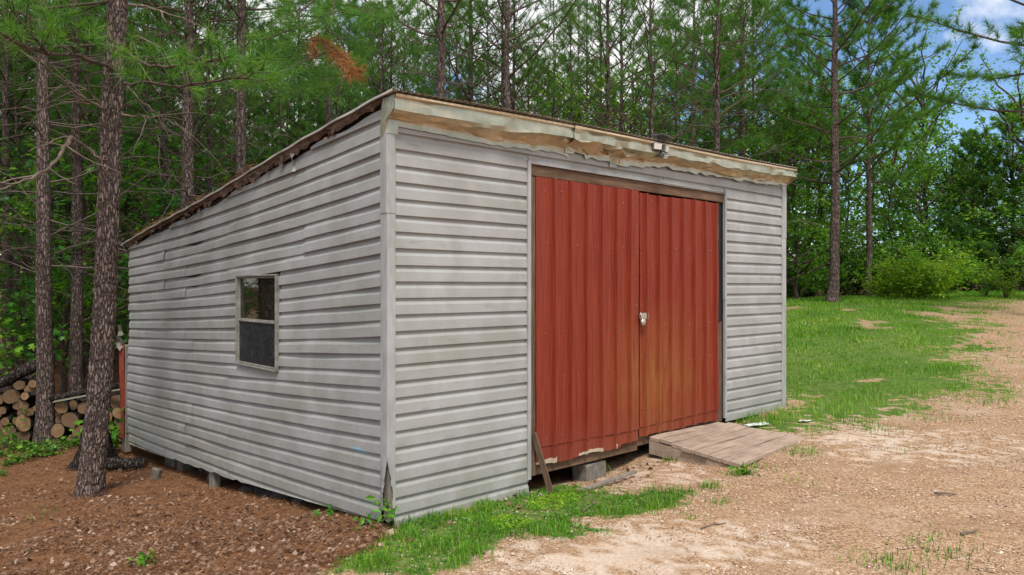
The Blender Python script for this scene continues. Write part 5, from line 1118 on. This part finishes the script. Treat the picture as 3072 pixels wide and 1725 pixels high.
sm_ = MB().add(np.stack([p - d * l_ - sd_, p - d * l_ + sd_, p + d * l_], 1).reshape(-1, 3), T=np.arange(n_ * 3).reshape(-1, 3)); sm_.build('pine_straw', M['straw'], label='fallen orange brown pine needles under the trees', cat='pine straw', kind='stuff')
# pine straw on the roof along the rake
n_ = 5200; u = r2.uniform(2.0, 6.6, n_); u = u[fbm(u * 2, u * 0, 150, 3) > .42]; n_ = len(u); x = np.abs(r2.normal(0, .28, n_)) - .05; z = roof_z(x, u) + .03 + np.abs(r2.normal(0, .022, n_)); az = r2.uniform(0, np.pi, n_); d = np.stack([np.cos(az), np.sin(az), r2.normal(0, .25, n_)], -1); p = np.stack([x, u, z], -1); l_ = r2.uniform(.05, .10, (n_, 1)); sd_ = np.stack([-np.sin(az), np.cos(az), .6 + 0 * az], -1) * .0025
o = MB().add(np.stack([p - d * l_ - sd_, p - d * l_ + sd_, p + d * l_], 1).reshape(-1, 3), T=np.arange(n_ * 3).reshape(-1, 3)).build('pine_straw', M['straw'], label='rusty pine needles heaped on the roof along the sloping eave', cat='pine straw', kind='stuff'); o.location = SH_LOC; o.rotation_euler = (0, 0, SH_ROT)
# gravel
OC = nrm(A([(1,0,0),(-1,0,0),(0,1,0),(0,-1,0),(0,0,1),(0,0,-1)], ) * 1.0); OT = A([(0,2,4),(2,1,4),(1,3,4),(3,0,4),(2,0,5),(1,2,5),(3,1,5),(0,3,5)])
yy = 4.1 + r2.uniform(0, 1, 46000) ** 1.6 * 9; xx = r2.uniform(-.35, .78, 46000) * yy; k = ~zone(xx, yy, STRAW, .3, 2) & ~in_shed(xx, yy) & ~zone(xx, yy, LAWN, .5); k &= (r2.uniform(0, 1, len(xx)) < np.where(zone(xx, yy, PALE, .7, 3, dith=.3), .4, 1)); k &= (fbm(xx * 1.5, yy * 1.5, 160, 3) > .34) & ~(zone(xx, yy, STRIP, .28, 1, 2.2) & (r2.uniform(0, 1, len(xx)) < .8)); xx, yy = xx[k], yy[k]; n_ = len(xx)
s_ = .003 + .004 * r2.uniform(0, 1, n_) ** 2 + .010 * r2.uniform(0, 1, n_) ** 22 + .0005 * yy; sc_ = s_[:, None, None] * r2.uniform(.6, 1.3, (n_, 1, 3)); V = OC[None] * sc_ * r2.uniform(.75, 1.2, (n_, 6, 1)); az = r2.uniform(0, 6.28, n_); cz, sz_ = np.cos(az)[:, None], np.sin(az)[:, None]
V = np.stack([V[..., 0] * cz - V[..., 1] * sz_ + xx[:, None], V[..., 0] * sz_ + V[..., 1] * cz + yy[:, None], V[..., 2] * .7 + (H(xx, yy) + s_ * .25)[:, None]], -1)
MB().add(V.reshape(-1, 3), T=(OT[None] + np.arange(n_)[:, None, None] * 6).reshape(-1, 3)).build('gravel', M['gravel'], label='loose tan gravel scattered over the drive', cat='gravel', kind='stuff')
# ---- the far side of the wood: foliage too distant to tell trees apart
n_ = 52000; ang_ = r2.uniform(-1.0, .62, n_); Zf = r2.uniform(55, 66, n_); xx = np.tan(ang_) * Zf; top = 7 + 9 * fbm(xx * .12, Zf * .05, 170, 3) + np.where(xx < -2, 3, 0); zz = top * r2.uniform(0, 1, n_) ** .8
cl = fbm(xx * .5 + 40, zz * .6 + Zf * .3, 171, 4); k = (cl > np.where(xx < -4, .46, .50)) & (np.hypot(xx, 0) < 60); xx, Zf, zz = xx[k], Zf[k], zz[k]
V, T = leaves_mesh(np.stack([xx, Zf, H(xx, Zf) + zz], -1), r2.normal(0, 1, (len(xx), 3)), .50, r2, False, .7); MB().add(V, T=T).build('far_wood', M['leaf_mid'], label='hazy mass of green foliage at the far side of the wood', cat='foliage', kind='stuff')
